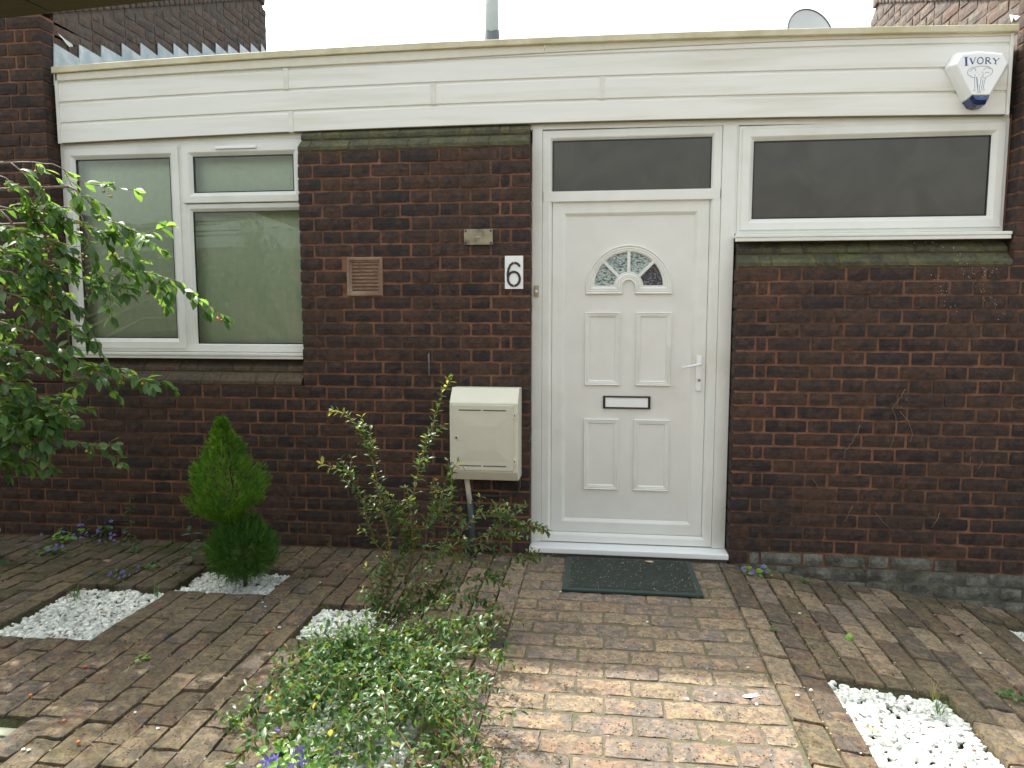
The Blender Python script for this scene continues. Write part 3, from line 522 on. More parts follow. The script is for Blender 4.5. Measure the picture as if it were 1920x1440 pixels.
# letterbox, handle
q = MB(); q.ring(rect(.015, .287, .852, .926), [(0, AY), (0, AY - .010), (.003, AY - .013), (.008, AY - .013), (.010, AY - .006)]); q.box(.015, .028, AY - .012, AY, .853, .925, .002); q.box(.274, .287, AY - .012, AY, .853, .925, .002); q.build('letterbox', BLACK, dr)
box('letterbox_flap', WHITEP, dr, .029, .273, AY - .009, AY - .001, .861, .913, .002); box('letterbox_flap', WHITEP, dr, .029, .273, AY - .0085, AY - .001, .9135, .9175, .001)
q = MB(); q.box(.538, .568, .112, .1265, .962, 1.166, .006); q.build('handle_plate', WHITEP, dr)
q = MB(); q.tube([(.556, .113, 1.118), (.556, .085, 1.118), (.548, .078, 1.117), (.50, .075, 1.107), (.457, .077, 1.098)], .0085, 8, .006); q.build('door_handle', WHITEP, dr, smooth=True)
q = MB(); q.tube([(.555, .1125, 1.025), (.555, .104, 1.025)], .008, 12); q.build('keyhole', mat('tarnished_steel', (.25, .24, .22), .4, metal=.9), dr)
box('door_sill', WHITEP, dr, -.402, .728, -.004, .17, .018, .050, .006)
box('threshold_step', mat('dirty_threshold', (.10, .085, .065), .95, .4, 25, .6, 80, world=True), dr, -.398, .724, .012, .30, -.06, .0175, .004)
for z in (1.77, 1.45, 1.09, .88, .30, 2.10):
    q = MB(); q.tube([(.705, .0985, z), (.705, .0955, z)], .004, 8); q.build('screw_cap', WHITEP, dr)
q = MB(); pts = [(-.3995, .097 + U(0, .002), .05 + i * .048) for i in range(49)]; q.tube([(x + U(-.0015, .0015), y, z) for x, y, z in pts], .003, 5); q.build('sealant_bead', mat('sealant', (.40, .34, .27), .8), dr)
# ============================================================ PARTY WALLS
def party(x, side, ylen, zc0, slope, label, zfront):
    """wall running back from the facade; side=+1: seen face looks towards +X"""
    w = thing('party_wall', label, 'party wall', (x, 0, 0))
    q = MB(); xx = x - side * .006; xb = x - side * .30
    poly = [(.125, 2.2), (ylen, 2.2), (ylen, zc0 + slope * ylen - .14), (ylen - .12, zc0 + slope * (ylen - .12)), (.125, zc0 + slope * .125)]
    vs = [(xx, y, z) for y, z in poly] + [(xb, y, z) for y, z in poly]
    q.add(vs, [(0, 1, 2, 3, 4), (9, 8, 7, 6, 5)] + [(i, i + 5, (i + 1) % 5 + 5, (i + 1) % 5) for i in range(5)])
    q.build('wall_core', mat('grey_mortar', (.12, .095, .08), .95, .3, 20, .6, 90, world=True), w)
    zr = lambda y: 2.80 + .345 * (y - .07)
    for n in range(17, 42):
        z = ZJ(n) + .0375; y = .118 + (.11 if n % 2 else 0) - .225
        k = n % 2
        while y < ylen - .05:
            L = .2165 if k % 2 == 0 else .1035; a, b = max(y, .118), min(y + L, ylen); k += 1; y += L + .0125
            if b - a < .03: continue
            mid = (a + b) / 2
            if z + .03 < zr(b) - .02 or z - .02 > zc0 + slope * mid - .02 or (b > ylen - .10 and z > zc0 + slope * mid - .10): continue
            me = rnd.choice(STRU if L > .15 else HEDU)
            put('brick', me, w, (x + side * U(-.001, .003), mid, z), (0, 0, side * pi / 2), ((b - a) / (.2165 if L > .15 else .1035), 1, 1))
    ang = math.atan(slope); cl = math.hypot(ylen, slope * ylen); N = int(cl / .076)
    for i in range(N):
        s = .04 + i * .076; over = max(0, s + .16 - cl)
        yy = .0 + s * cos(ang); zz = zc0 + s * sin(ang)
        q = MB(); r = [U(-.003, .003) for _ in range(8)]
        o = put('coping_brick', COPE[i % len(COPE)], w, (x - side * .12, yy - over * .12, zz + .05 - over * .55), (ang - over * 5.5, 0, 0), (1, 1, 1))
    return w
COPE = []
for i in range(5):
    q = MB(); q.box(-.15, .135, -.0325, .0325, -.05, .05, .012); q.v = [(a + U(-.002, .002), b + U(-.002, .002), c + U(-.002, .002)) for a, b, c in q.v]
    me = bpy.data.meshes.new('coping_brick'); me.from_pydata(q.v, [], q.f); me.materials.append(UPB); COPE.append(me)
COPE_L = COPE
pwl = party(-3.305, 1, 3.02, 3.155, .432, 'brick party wall with stepped lead flashing rising left of the roof', 3.1)
# mirror the coping for the other side
for c in COPE: pass
COPE = [c.copy() for c in COPE]
for c in COPE:
    for v in c.vertices: v.co.x = -v.co.x
    c.flip_normals()
pwr = party(2.125, -1, 2.33, 2.98, .385, 'brick party wall rising behind the right end of the fascia', 3.0)
# front pier of the left party wall
q = MB(); q.box(-4.3, -3.311, .0085, .30, 1.0, 3.16); q.build('pier_core', MORT, pwl)
for n in range(-5, 24):
    for a, b in row_cells(-4.25, -3.3045, n): lay_brick(pwl, a, b, n)
    put('brick', rnd.choice(HED), pwl, (-3.3043, .062, ZJ(n) + .0375), (0, 0, pi / 2), (.95, .6, 1.))
# stepped lead flashing: one piece of lead per brick course
yk = .10
zr = lambda y: 2.80 + .345 * (y - .07)
zs = lambda y: 2.875 + .349 * (y - .07)
k = 0
while yk < 2.95:
    y1 = min(yk + .212 + U(-.01, .01), 2.98); zt = zs(y1) + .038; zp = zs(yk) + .068
    zpk = zs(yk) + .135 + U(-.01, .006)
    x = -3.3005 + .0015 * (k % 2)
    q = MB(); poly = [(yk - .02, zr(yk - .02) - .03), (y1 + .01, zr(y1) - .03), (y1 + .01, zt + .004), (yk, zpk)]
    m = len(poly); q.add([(x + U(-.001, .001), a, b) for a, b in poly] + [(x + .004 + U(0, .003), a, b) for a, b in poly], [tuple(range(m))[::-1], tuple(range(m, 2 * m))] + [(i, (i + 1) % m, (i + 1) % m + m, i + m) for i in range(m)])
    q.build('lead_flashing', LEAD, pwl); yk = y1; k += 1
q = MB(); pts = [(.13, 3.080), (.16, 3.074), (.19, 3.068), (.22, 3.062), (.25, 3.06)]
q.add([(-3.293 + U(0, .004), a, b + .012) for a, b in pts] + [(-3.290 + U(0, .012), a, b - U(.0, .025)) for a, b in pts], [(i, i + 1, i + 6, i + 5) for i in range(4)]); q.build('torn_felt', mat('torn_white_felt', (.6, .64, .6), .8), pwl)
q = MB(); q.add([(2.118, .10, 2.925), (2.112, .15, 2.94), (2.116, .20, 2.97), (2.118, .19, 2.945), (2.108, .12, 2.912), (2.113, .17, 2.92)], [(0, 1, 2), (1, 2, 3), (0, 4, 1), (1, 5, 3)]); q.build('torn_felt', MATS['torn_white_felt'], pwr)

# the walls carry on past both edges of the picture
nb = thing('neighbouring_wall', 'brick wall of the next house continuing past the right edge', 'wall', (2.61, 0, 0))
q = MB(); q.box(2.701, 4.6, .0085, .30, -.6, 3.37); q.build('wall_core', MORT, nb)
for n in range(-23, 12):
    for a, b in row_cells(2.6125, 3.75, n, end='L'): lay_brick(nb, a, b, n)
q = MB(); q.box(-6.9, -4.301, .0085, .30, -.1, 3.16); tag(q.build('boundary_wall', MORT, None), 'brick wall continuing past the left edge behind the cherry tree', 'wall')
# soil vent pipe and satellite dish on the roof
q = MB(); q.tube([(-.835, 1.5, 3.2), (-.835, 1.5, 4.4)], .050, 20); sp = q.build('vent_pipe', mat('grey_pipe', (.62, .69, .69), .4, .1, 5, world=True), None, smooth=True)
tag(sp, 'grey soil vent pipe with lead collar standing on the roof', 'vent pipe')
q = MB(); rr = []; N = 20
for i in range(N):
    a = 2 * pi * i / N; rr.append((cos(a), sin(a)))
q.add([(-.835 + .068 * c, 1.5 + .068 * s_, 3.22) for c, s_ in rr] + [(-.835 + .053 * c, 1.5 + .053 * s_, 3.475 + .022 * (abs((i % 10) - 5) / 5)) for i, (c, s_) in enumerate(rr)], [(i, (i + 1) % N, N + (i + 1) % N, N + i) for i in range(N)])
q.build('lead_collar', mat('dark_lead', (.16, .18, .19), .6, .2, 20, world=True), sp)
dish = thing('satellite_dish', 'pale grey satellite dish showing above the roof edge', 'satellite dish', (1.52, 1.7, 3.34))
q = MB(); bm = bmesh.new(); NR = 8; NA = 32; vv = []
M = Matrix.Translation((1.50, 1.7, 3.44)) @ Matrix.Rotation(radians(16), 4, 'Z') @ Matrix.Rotation(radians(-16), 4, 'X') @ Matrix.Rotation(pi / 2, 4, 'X')
vs = [M @ Vector((0, 0, -.05))]; fs = []
for i in range(1, NR + 1):
    r = i / NR
    for k in range(NA): a = 2 * pi * k / NA; vs.append(M @ Vector((.175 * r * cos(a), .20 * r * sin(a), -.05 * (1 - r * r))))
for k in range(NA): fs.append((0, 1 + k, 1 + (k + 1) % NA))
for i in range(NR - 1):
    for k in range(NA): a = 1 + i * NA; fs.append((a + k, a + NA + k, a + NA + (k + 1) % NA, a + (k + 1) % NA))
q.add(vs, fs); q.build('dish_reflector', mat('dish_grey', (.74, .77, .77), .5, world=True), dish, smooth=True)
q = MB(); q.tube([M @ Vector((.178 * cos(2 * pi * k / 40), .203 * sin(2 * pi * k / 40), 0)) for k in range(41)], .006, 6, cap=False); q.build('dish_rim', mat('dish_rim', (.10, .11, .11), .6), dish)
q = MB(); q.tube([(1.52, 1.85, 3.0), (1.52, 1.85, 3.42), (1.51, 1.75, 3.46)], .02, 8); q.tube([(1.50, 1.72, 3.30), (1.47, 1.45, 3.22)], .012, 6); q.build('dish_mount', MATS['dish_rim'], dish)

# ============================================================ CANOPY the camera stands under
canopy = thing('canopy', 'dark olive underside of the canopy cutting across the top left corner', 'canopy', (-.5, -3, 2.3))
OL = mat('olive_stained_concrete', (.085, .075, .032), .9, .3, 3, .3, 40, col2=(.05, .045, .02), c2scale=1.5, world=True)
a0 = Vector((-1.822, -1.998)); dv = (Vector((-1.215, -2.058)) - a0).normalized(); nv = Vector((dv.y, -dv.x))
s0 = -1.3
for i, (s1) in enumerate((.19, .62)):
    q = MB(); p = [a0 + dv * (s0 + .004), a0 + dv * (s1 - .004), a0 + dv * (s1 - .004) + nv * 4.2, a0 + dv * (s0 + .004) + nv * 4.2]
    if nv.y > 0: p = p
    z = 2.30 + .002 * (i % 2)
    q.add([(v.x, v.y, z) for v in p] + [(v.x, v.y, z + .16) for v in p], [(3, 2, 1, 0), (4, 5, 6, 7), (0, 1, 5, 4), (1, 2, 6, 5), (2, 3, 7, 6), (3, 0, 4, 7)])
    q.build('soffit_slab', OL, canopy); s0 = s1
bw = MB(); bw.box(-9, 9, -9.3, -9.0, -.1, 2.6)
opp = mat('opposite_brickwork', (.12, .06, .045), .9, world=True)
n_ = opp.node_tree.nodes; L_ = opp.node_tree.links; bt = n_.new('ShaderNodeTexBrick'); gp = n_.new('ShaderNodeNewGeometry'); sx = n_.new('ShaderNodeSeparateXYZ'); cx_ = n_.new('ShaderNodeCombineXYZ')
L_.new(gp.outputs['Position'], sx.inputs[0]); L_.new(sx.outputs[0], cx_.inputs[0]); L_.new(sx.outputs[2], cx_.inputs[1]); L_.new(cx_.outputs[0], bt.inputs['Vector'])
bt.inputs['Scale'].default_value = 1; bt.inputs['Brick Width'].default_value = .225; bt.inputs['Row Height'].default_value = .075; bt.inputs['Mortar Size'].default_value = .008
bt.inputs['Color1'].default_value = (.10, .06, .05, 1); bt.inputs['Color2'].default_value = (.15, .08, .055, 1); bt.inputs['Mortar'].default_value = (.28, .19, .13, 1); L_.new(bt.outputs[0], n_['Principled BSDF'].inputs['Base Color'])
tag(bw.build('rear_wall', opp, None), 'brick wall of the building behind the camera', 'wall')
lw = MB(); lw.box(-8.2, -8.0, -8.9, 1.0, -.1, 2.9); tag(lw.build('garden_wall', opp, None), 'brick garden wall far to the left beyond the cherry tree', 'wall')

# ============================================================ GROUND
g = MB(); g.add([(-60, -60, -.30), (60, -60, -.30), (60, 60, -.30), (-60, 60, -.30)], [(0, 1, 2, 3)]); tag(g.build('ground', SOIL, None), kind='structure')
g = MB(); g.add([(-8, -9, -.02), (8, -9, -.02), (8, -3.0, -.02), (-8, -3.0, -.02)], [(0, 1, 2, 3)]); tag(g.build('bounce_forecourt', mat('pale_bounce_paving', (.22, .19, .15), .9, .2, 4, world=True), None), kind='structure')  # unseen pale ground added behind the camera to bounce sunlight onto the wall
BEDS = [(-2.705, -2.180, -1.320, -.725), (-2.180, -1.655, -.745, -.395), (-1.340, -.92, -1.180, -.815), (-1.025, -.605, -2.28, -1.30), (.903, 1.3675, -2.16, -1.195), (2.02, 2.5, -.52, -.24), (-2.76, -1.93, -2.42, -1.895)]
def inbed(x, y, m=.0):
    for a, b, c, d in BEDS:
        if a - m < x < b + m and c - m < y < d + m: return True
    return False
def pav_mesh(name, L, Wd, D, m, seed, nx=5, ny=3, wob=.002, bev=.005):
    """top face up at z=0, long side along X"""
    r = random.Random(seed); vs = []; fs = []; tx, ty = r.uniform(-.01, .01), r.uniform(-.02, .02)
    for j in range(ny + 1):
        for i in range(nx + 1):
            u = i / nx - .5; v = j / ny - .5; ex = i in (0, nx); ey = j in (0, ny)
            x = u * L * (.993 if (ex and ey) else 1); y = v * Wd * (.985 if (ex and ey) else 1)
            if ex: x += r.uniform(-wob, wob)
            if ey: y += r.uniform(-wob, wob)
            chip = -.004 if (ex or ey) and r.random() < .18 else 0
            vs.append((x, y, r.uniform(-.0012, .0012) + (-bev * .5 if (ex or ey) else 0) + chip + tx * x + ty * y))
    row = nx + 1
    for j in range(ny):
        for i in range(nx): a = j * row + i; fs.append((a, a + 1, a + 1 + row, a + row))
    edge = [i for i in range(row)] + [j * row + nx for j in range(1, ny + 1)] + [ny * row + i for i in range(nx - 1, -1, -1)] + [j * row for j in range(ny - 1, 0, -1)]
    k = len(vs)
    for e in edge: vs.append((vs[e][0] * 1.02, vs[e][1] * 1.04, -bev * 1.8))
    n = len(edge)
    for e in edge: vs.append((vs[e][0] * 1.02, vs[e][1] * 1.04, -D))
    for i in range(n):
        fs.append((edge[(i + 1) % n], edge[i], k + i, k + (i + 1) % n)); fs.append((k + (i + 1) % n, k + i, k + n + i, k + n + (i + 1) % n))
    me = bpy.data.meshes.new(name); me.from_pydata(vs, [], fs); me.materials.append(m); me.update(); return me
# path of buff bricks laid across, in sandy joints
path = MB(); N = 12
path.add([(-.397 + 1.068 * i / N, y, -.0075 + U(-.001, .001) + .0018) for y in (-2.9, .012) for i in range(N + 1)], [(i, i + 1, N + 2 + i, N + 1 + i) for i in range(N)])
path = tag(path.build('path', SAND, None), kind='structure')
PM_ = [pav_mesh('paver', .200, .106, .05, PATHB, 70 + i, wob=.0025) for i in range(9)]
for r_ in range(23):
    yc = -.066 - .1255 * r_
    xs = -.392; k = 0
    while xs < .66:
        w = .200 if (k or r_ % 2 == 0) else .093
        w = min(w, .662 - xs)
        if w > .03: put('paver', rnd.choice(PM_), path, (xs + w / 2 + U(-.002, .002), yc + U(-.003, .003), U(-.0015, .002)), (U(-.01, .01), U(-.006, .006), U(-.012, .012) + (pi if rnd.random() < .5 else 0)), (w / .2, 1, 1))
        xs += w + .0125; k += 1
# left and right paving: bricks running towards the house
def paving(name, xcols, ylo, pitch_y, mats_of, zf, tilt, x_left, x_right, bed_m=.004):
    zs = MB()
    return zs
PVA = [pav_mesh('paver', .224, .0945, .065, PAVB, 90 + i) for i in range(10)]; PVM = variants(PVA, PAVM); PVP = variants(PVA, PATHB)
def sheet(xa, xb, ya, yb, zfun, m, name, n=20):
    q = MB(); vs = []; nx = max(2, int((xb - xa) / .05)); ny = max(2, int((yb - ya) / .05))
    for j in range(ny + 1):
        for i in range(nx + 1):
            x = xa + (xb - xa) * i / nx; y = ya + (yb - ya) * j / ny; vs.append((x, y, zfun(x, y)))
    q.add(vs, [(j * (nx + 1) + i, j * (nx + 1) + i + 1, (j + 1) * (nx + 1) + i + 1, (j + 1) * (nx + 1) + i) for j in range(ny) for i in range(nx)]); return q.build(name, m, None)
def zbed(x, y, base):
    if inbed(x, y, -.012): return base - .075
    return base - .016 + .004 * noise.noise(Vector((x * 8, y * 8, 0)))
pv_l = tag(sheet(-5.2, -.3975, -3.0, .006, lambda x, y: zbed(x, y, 0), SOIL, 'paving'), kind='structure')
pv_r = tag(sheet(.672, 3.2, -3.0, .006, lambda x, y: zbed(x, y, gz(x)), SOIL, 'paving'), kind='structure')
pv_r.name = 'pavement'; pv_l.name = 'pavement.001'
def clip_beds(x, ya, yb):
    """remove the parts of the span ya..yb (column at x) that fall in a bed"""
    segs = [(ya, yb)]
    for a, b, c, d in BEDS:
        if a < x < b:
            o = []
            for s, e in segs:
                if e <= c or s >= d: o.append((s, e)); continue
                if s < c: o.append((s, c))
                if e > d: o.append((d, e))
            segs = o
    return [(s, e) for s, e in segs if e - s > .035]
cnt = 0
col = 0; x = -.395 - .0525
while x > -4.9:
    P_ = .2375; y = .008 - (.119 if col % 2 else 0) - (.0 if col % 2 else P_) + .0
    ystart = .004
    first = True; yy = ystart
    while yy > -2.75:
        L = P_ - (.119 if (first and col % 2) else 0) + U(-.006, .006); first = False
        for s, e in clip_beds(x, yy - L + .0045, yy - .0045):
            LL = e - s; mid = (s + e) / 2
            fx = (x / (mid + 4.098)); 
            if abs(fx) > 1.02: continue
            moss = (x < -1.75 and mid > -.72 and rnd.random() < .75) or (x < -2.6 and rnd.random() < .5) or (x < -3.1)
            paler = x > -.75 and rnd.random() < .6  # random share of the columns near the path takes the paler path brick
            hgt = U(-.003, .004) + (.004 * noise.noise(Vector((x * 2, mid * 2, 3))))
            put('paver', rnd.choice(PVM if moss else PVP if paler else PVA), pv_l, (x + U(-.002, .002), mid, hgt), (U(-.012, .012), U(-.02, .02), pi / 2 + U(-.012, .012)), (LL / .224, 1, 1)); cnt += 1
        yy -= L
    x -= .105; col += 1
col = 0; x = .672 + .0585
while x < 3.1:
    zz = gz(x); first = True; yy = .004
    while yy > -2.6:
        L = .2475 - (.122 if (first and col % 2 == 0) else 0) + U(-.006, .006); first = False
        for s, e in clip_beds(x, yy - L + .0045, yy - .0045):
            LL = e - s; mid = (s + e) / 2
            if abs(x / (mid + 4.098)) > 1.1: continue
            paler = rnd.random() < .35  # random share of these pavers takes the paler path brick
            put('paver', rnd.choice(PVP if paler else PVA), pv_r, (x + U(-.002, .002), mid, gz(x) + U(-.003, .004)), (U(-.012, .012) + .13, U(-.02, .02), pi / 2 + U(-.012, .012)), (LL / .224, 1.08, 1)); cnt += 1
        yy -= L
    x += .116; col += 1
# gravel
def ico(m=0):
    bm = bmesh.new(); bmesh.ops.create_icosphere(bm, subdivisions=1, radius=1); v = [tuple(x.co) for x in bm.verts]; f = [tuple(y.index for y in x.verts) for x in bm.faces]; bm.free(); return v, f
ICO_V, ICO_F = ico()
def pebbles(name, bed, zf, count, smin, smax, label):
    q = MB(); a, b, c, d = bed; r = random.Random(int(a * 1000) + 5)
    def one(x, y, z, s):
        R_ = Matrix.Rotation(r.uniform(0, 6.28), 3, 'Z') @ Matrix.Rotation(r.uniform(-.6, .6), 3, 'X') @ Matrix.Rotation(r.uniform(-.6, .6), 3, 'Y')
        ss = Vector((s * r.uniform(.8, 1.35), s * r.uniform(.7, 1.1), s * r.uniform(.5, .8)))
        q.add([Vector((x, y, z)) + R_ @ Vector((v[0] * ss.x * r.uniform(.78, 1.15), v[1] * ss.y * r.uniform(.78, 1.15), v[2] * ss.z * r.uniform(.8, 1.1))) for v in ICO_V], ICO_F, r.random())
    for i in range(count):
        x = r.uniform(a + .008, b - .008); y = r.uniform(c + .008, d - .008); h = noise.noise(Vector((x * 9, y * 9, 7))) * .010
        one(x, y, zf(x) - .036 + h + r.uniform(-.010, .008) , r.uniform(smin, smax))
    o = q.build(name, GRAV, None); tag(o, label, 'gravel', None, 'stuff'); return o
# soil trough under each bed
GL_ = [('white chippings in the left bed in the shade of the cherry', 0), ('white chippings round the foot of the two tiered conifer', 0), ('white chippings in the small square bed left of the shrub', 0), ('white chippings under the sprawling shrub at the bottom edge', 0), ('bright sunlit white chippings in the long bed on the right', 1), ('white chippings in the small bed at the far right edge', 1)]
for i, bd in enumerate(BEDS[:6]):
    area = (bd[1] - bd[0]) * (bd[3] - bd[2]); pebbles('gravel', bd, (lambda x: gz(x)), int(area * 6200), .0095, .0175, GL_[i][0])
# loose grit in the joints and stray chips on the bricks
q = MB(); r = random.Random(5)
for i in range(1300):
    x = r.uniform(-3.2, 2.2); y = r.uniform(-2.4, -.01)
    if inbed(x, y) or abs(x / (y + 4.098)) > .95: continue
    if x < -.4 or x > .67:
        c = (-.395 - x) / .105 if x < -.4 else (x - .672) / .116
        if r.random() < .8: x = (-.395 - round(c) * .105) if x < -.4 else .672 + round(c) * .116; x += r.uniform(-.006, .006)
        z0 = gz(x) - .008
    else: z0 = .0
    s = r.uniform(.0015, .004)
    q.add([(x + v[0] * s * r.uniform(.7, 1.4), y + v[1] * s * r.uniform(.7, 1.4), z0 + .004 + v[2] * s * .6) for v in ICO_V], ICO_F)
for i in range(260):
    x = r.uniform(-.16, .50); y = r.uniform(-.50, -.05); s = r.uniform(.0010, .0026)
    q.add([(x + v[0] * s * r.uniform(.7, 1.8), y + v[1] * s * r.uniform(.7, 1.8), .0165 + v[2] * s * .5) for v in ICO_V], ICO_F)
tag(q.build('grit', mat('pale_grit', (.45, .38, .28), .9, .3, 5, world=True), None), 'pale grit and crumbs scattered over the paving joints', 'grit', None, 'stuff')
q = MB()
for i in range(150):
    a, b, c, d = BEDS[r.choice((0, 0, 0, 1, 2, 3, 4))]; x = r.uniform(a, b); y = r.uniform(c, d); s = r.uniform(.002, .006)
    q.add([(x + v[0] * s * r.uniform(.7, 1.8), y + v[1] * s * r.uniform(.7, 1.6), gz(x) - .018 + v[2] * s * .5) for v in ICO_V], ICO_F)
tag(q.build('plant_debris', mat('brown_debris', (.16, .09, .045), .9, .3, 5, world=True), None), 'brown crumbs of dead leaf and soil lying on the white chippings', 'debris', None, 'stuff')
q = MB()
for i in range(46):
    x = r.uniform(-1.9, 1.8); y = r.uniform(-2.2, -.1)
    if inbed(x, y, .02): continue
    s = r.uniform(.004, .008); z0 = gz(x)
    q.add([(x + v[0] * s * r.uniform(.7, 1.5), y + v[1] * s, z0 + .004 + v[2] * s * .6) for v in ICO_V], ICO_F)
tag(q.build('stray_chippings', GRAV, None), 'stray white stone chips lying loose on the bricks', 'stone chips', None, 'stuff')

# ============================================================ FITTINGS ON THE WALL
t = thing('meter_box', 'ivory gas meter box with hinged door fixed beside the front door', 'meter box', (-.632, 0, .46))
q = MB(); x0, x1 = -.826, -.446
sec = [(.0, .985), (-.115, .992), (-.187, .918), (-.190, .912), (-.190, .530), (-.186, .522), (-.160, .478), (.0, .470)]
n = len(sec); q.add([(x0 + (.004 if j in (0, 7) else 0), y, z) for j, (y, z) in enumerate(sec)] + [(x1, y, z) for y, z in sec], [tuple(range(n))[::-1], tuple(range(n, 2 * n))] + [(i, (i + 1) % n, (i + 1) % n + n, i + n) for i in range(n)])
bx = q.build('meter_box_body', IVORY, t)
bv = bx.modifiers.new('edge', 'BEVEL'); bv.width = .003; bv.segments = 2
dx0, dx1, dz0, dz1 = -.813, -.470, .540, .902
q = MB(); q.box(dx0, dx1, -.1975, -.1905, dz0, dz1, .002); mdoor = q.build('meter_door', IVORYD, t)
# faceted pyramid relief on the door
q = MB(); yb, yt = -.1977, -.2015; mx, mz = (dx0 + dx1) / 2, (dz0 + dz1) / 2
O = [(dx0 + .02, yb, dz0 + .05), (dx1 - .02, yb, dz0 + .05), (dx1 - .02, yb, dz1 - .05), (dx0 + .02, yb, dz1 - .05)]
I = [(dx0 + .10, yt, dz0 + .115), (dx1 - .10, yt, dz0 + .115), (dx1 - .10, yt, dz1 - .115), (dx0 + .10, yt, dz1 - .115)]
q.add(O + I, [(0, 1, 5, 4), (1, 2, 6, 5), (2, 3, 7, 6), (3, 0, 4, 7), (4, 5, 6, 7)]); q.build('door_relief', IVORYD, mdoor)
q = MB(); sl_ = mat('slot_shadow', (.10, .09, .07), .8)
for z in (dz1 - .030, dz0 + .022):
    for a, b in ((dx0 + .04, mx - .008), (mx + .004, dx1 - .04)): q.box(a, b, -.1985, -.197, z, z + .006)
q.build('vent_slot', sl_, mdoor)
q = MB(); q.tube([(dx0 + .026, -.1972, .722), (dx0 + .026, -.203, .722)], .010, 14); q.build('lock', IVORY, mdoor); q = MB(); q.tube([(dx0 + .026, -.203, .722), (dx0 + .026, -.2045, .722)], .006, 12); q.build('lock_core', BLACK, mdoor)
q = MB()
for z in (.83, .575): q.box(-.4695, -.455, -.2, -.189, z, z + .032, .002)
q.build('hinge', IVORY, t)
q = MB()
for z in (.838, .583): q.box(-.465, -.461, -.2008, -.199, z + .005, z + .016)
q.build('hinge_pin', BLACK, t)
q = MB(); q.tube([(-.757, -.080, .50), (-.736, -.070, .318)], .015, 14); tag(q.build('supply_conduit', IVORY, None, smooth=True), 'cream conduit slanting down from the underside of the meter box', 'pipe')
q = MB(); q.tube([(-.737, -.066, .335), (-.728, -.062, .20), (-.722, -.06, -.03)], .018, 14); tag(q.build('service_pipe', mat('blue_black_pipe', (.05, .07, .075), .5), None, smooth=True), 'blue black service pipe going into the paving below the meter box', 'pipe')
q = MB(); q.tube([(-.452, -.06, .50), (-.452, -.055, .42), (-.47, -.03, .375), (-.52, -.016, .355), (-.60, -.014, .350), (-.72, -.014, .350), (-.785, -.014, .352), (-.80, -.016, .37), (-.795, -.018, .39)], .007, 8)
tag(q.build('cable', mat('weathered_cable', (.045, .05, .05), .6), None, smooth=True), 'thin dark cable looping under the meter box', 'cable')
q = MB(); q.tube([(-.982, .0, 1.172), (-.982, -.014, 1.165), (-.981, -.016, 1.12), (-.982, -.012, 1.05), (-.982, .004, 1.035)], .006, 8); tag(q.build('wall_hook', mat('grey_cable', (.10, .11, .12), .5), None, smooth=True), 'short grey cable stub on the brick pier above the meter box', 'cable')
# number plate 6
t = thing('house_number', 'white house number plate reading 6 left of the door', 'number plate', (-.489, 0, 1.54))
box('number_plate', WHITEP, t, -.541, -.438, -.012, .0, 1.540, 1.724, .002)
q = MB()
# numeral 6: swept ribbon
def c6():
    pts = []
    cx, cz, rx, rz = -.4895, 1.596, .0335, .039
    for i in range(25): a = radians(178) + 2 * pi * i / 24; pts.append((cx + rx * cos(a), cz + rz * sin(a)))
    st = [(-.523, 1.600), (-.5235, 1.625), (-.519, 1.652), (-.509, 1.673), (-.494, 1.684), (-.478, 1.684), (-.465, 1.677), (-.456, 1.664)]
    return pts, st
lp, st = c6()
def ribbon(q, pts, w, y0, y1, closed=False):
    P = [Vector(p) for p in pts]; n = len(P); L = []; R_ = []
    for i in range(n):
        d = (P[min(i + 1, n - 1)] - P[max(0, i - 1)]).normalized() if not closed else (P[(i + 1) % n] - P[i - 1]).normalized()
        nn = Vector((-d.y, d.x)) * w / 2; L.append(P[i] + nn); R_.append(P[i] - nn)
    k = n; vs = [(v.x, y0, v.y) for v in L + R_] + [(v.x, y1, v.y) for v in L + R_]; fs = []
    for i in range(n - 1): fs += [(i, i + 1, k + i + 1, k + i), (i, 2 * k + i, 2 * k + i + 1, i + 1), (k + i, k + i + 1, 3 * k + i + 1, 3 * k + i)]
    fs += [(0, k, 3 * k, 2 * k), (n - 1, 3 * k - 1 + 0, 4 * k - 1, 2 * k - 1)] if False else []
    q.add(vs, fs)
ribbon(q, lp, .0125, -.0165, -.012); ribbon(q, st, .0125, -.0162, -.012)
q.build('numeral', mat('black_numeral', (.022, .020, .018), .35), t)
q = MB()
for z in (1.684, 1.557): q.tube([(-.489, -.0165, z), (-.489, -.0185, z)], .0035, 10)
q.build('screw', mat('steel', (.5, .5, .48), .3, metal=1), t)
# old bell/light plate
t = thing('nameplate', 'tarnished rectangular metal plate with small label window high on the brick pier', 'wall plate', (-.69, 0, 1.83))
BR = mat('tarnished_metal', (.30, .27, .19), .5, .3, 12, .2, 60, metal=.5, col2=(.10, .085, .05), c2scale=14, c2lo=.5, c2hi=.7, world=True)
box('plate', BR, t, -.773, -.610, -.010, .003, 1.787, 1.874, .003)
q = MB(); q.ring(rect(-.712, -.672, 1.822, 1.843), [(0, -.010), (0, -.012), (.003, -.012), (.004, -.010)]); q.build('label_frame', BR, t)
q = MB(); q.box(-.707, -.677, -.0108, -.010, 1.826, 1.839); q.build('label_strip', mat('aged_card', (.35, .32, .24), .8, .2), t)
q = MB()
for x in (-.763, -.620):
    for z in (1.797, 1.864): q.tube([(x, -.010, z), (x, -.0125, z)], .006, 10)
q.build('screw', mat('rusty_screw', (.05, .035, .025), .7), t)
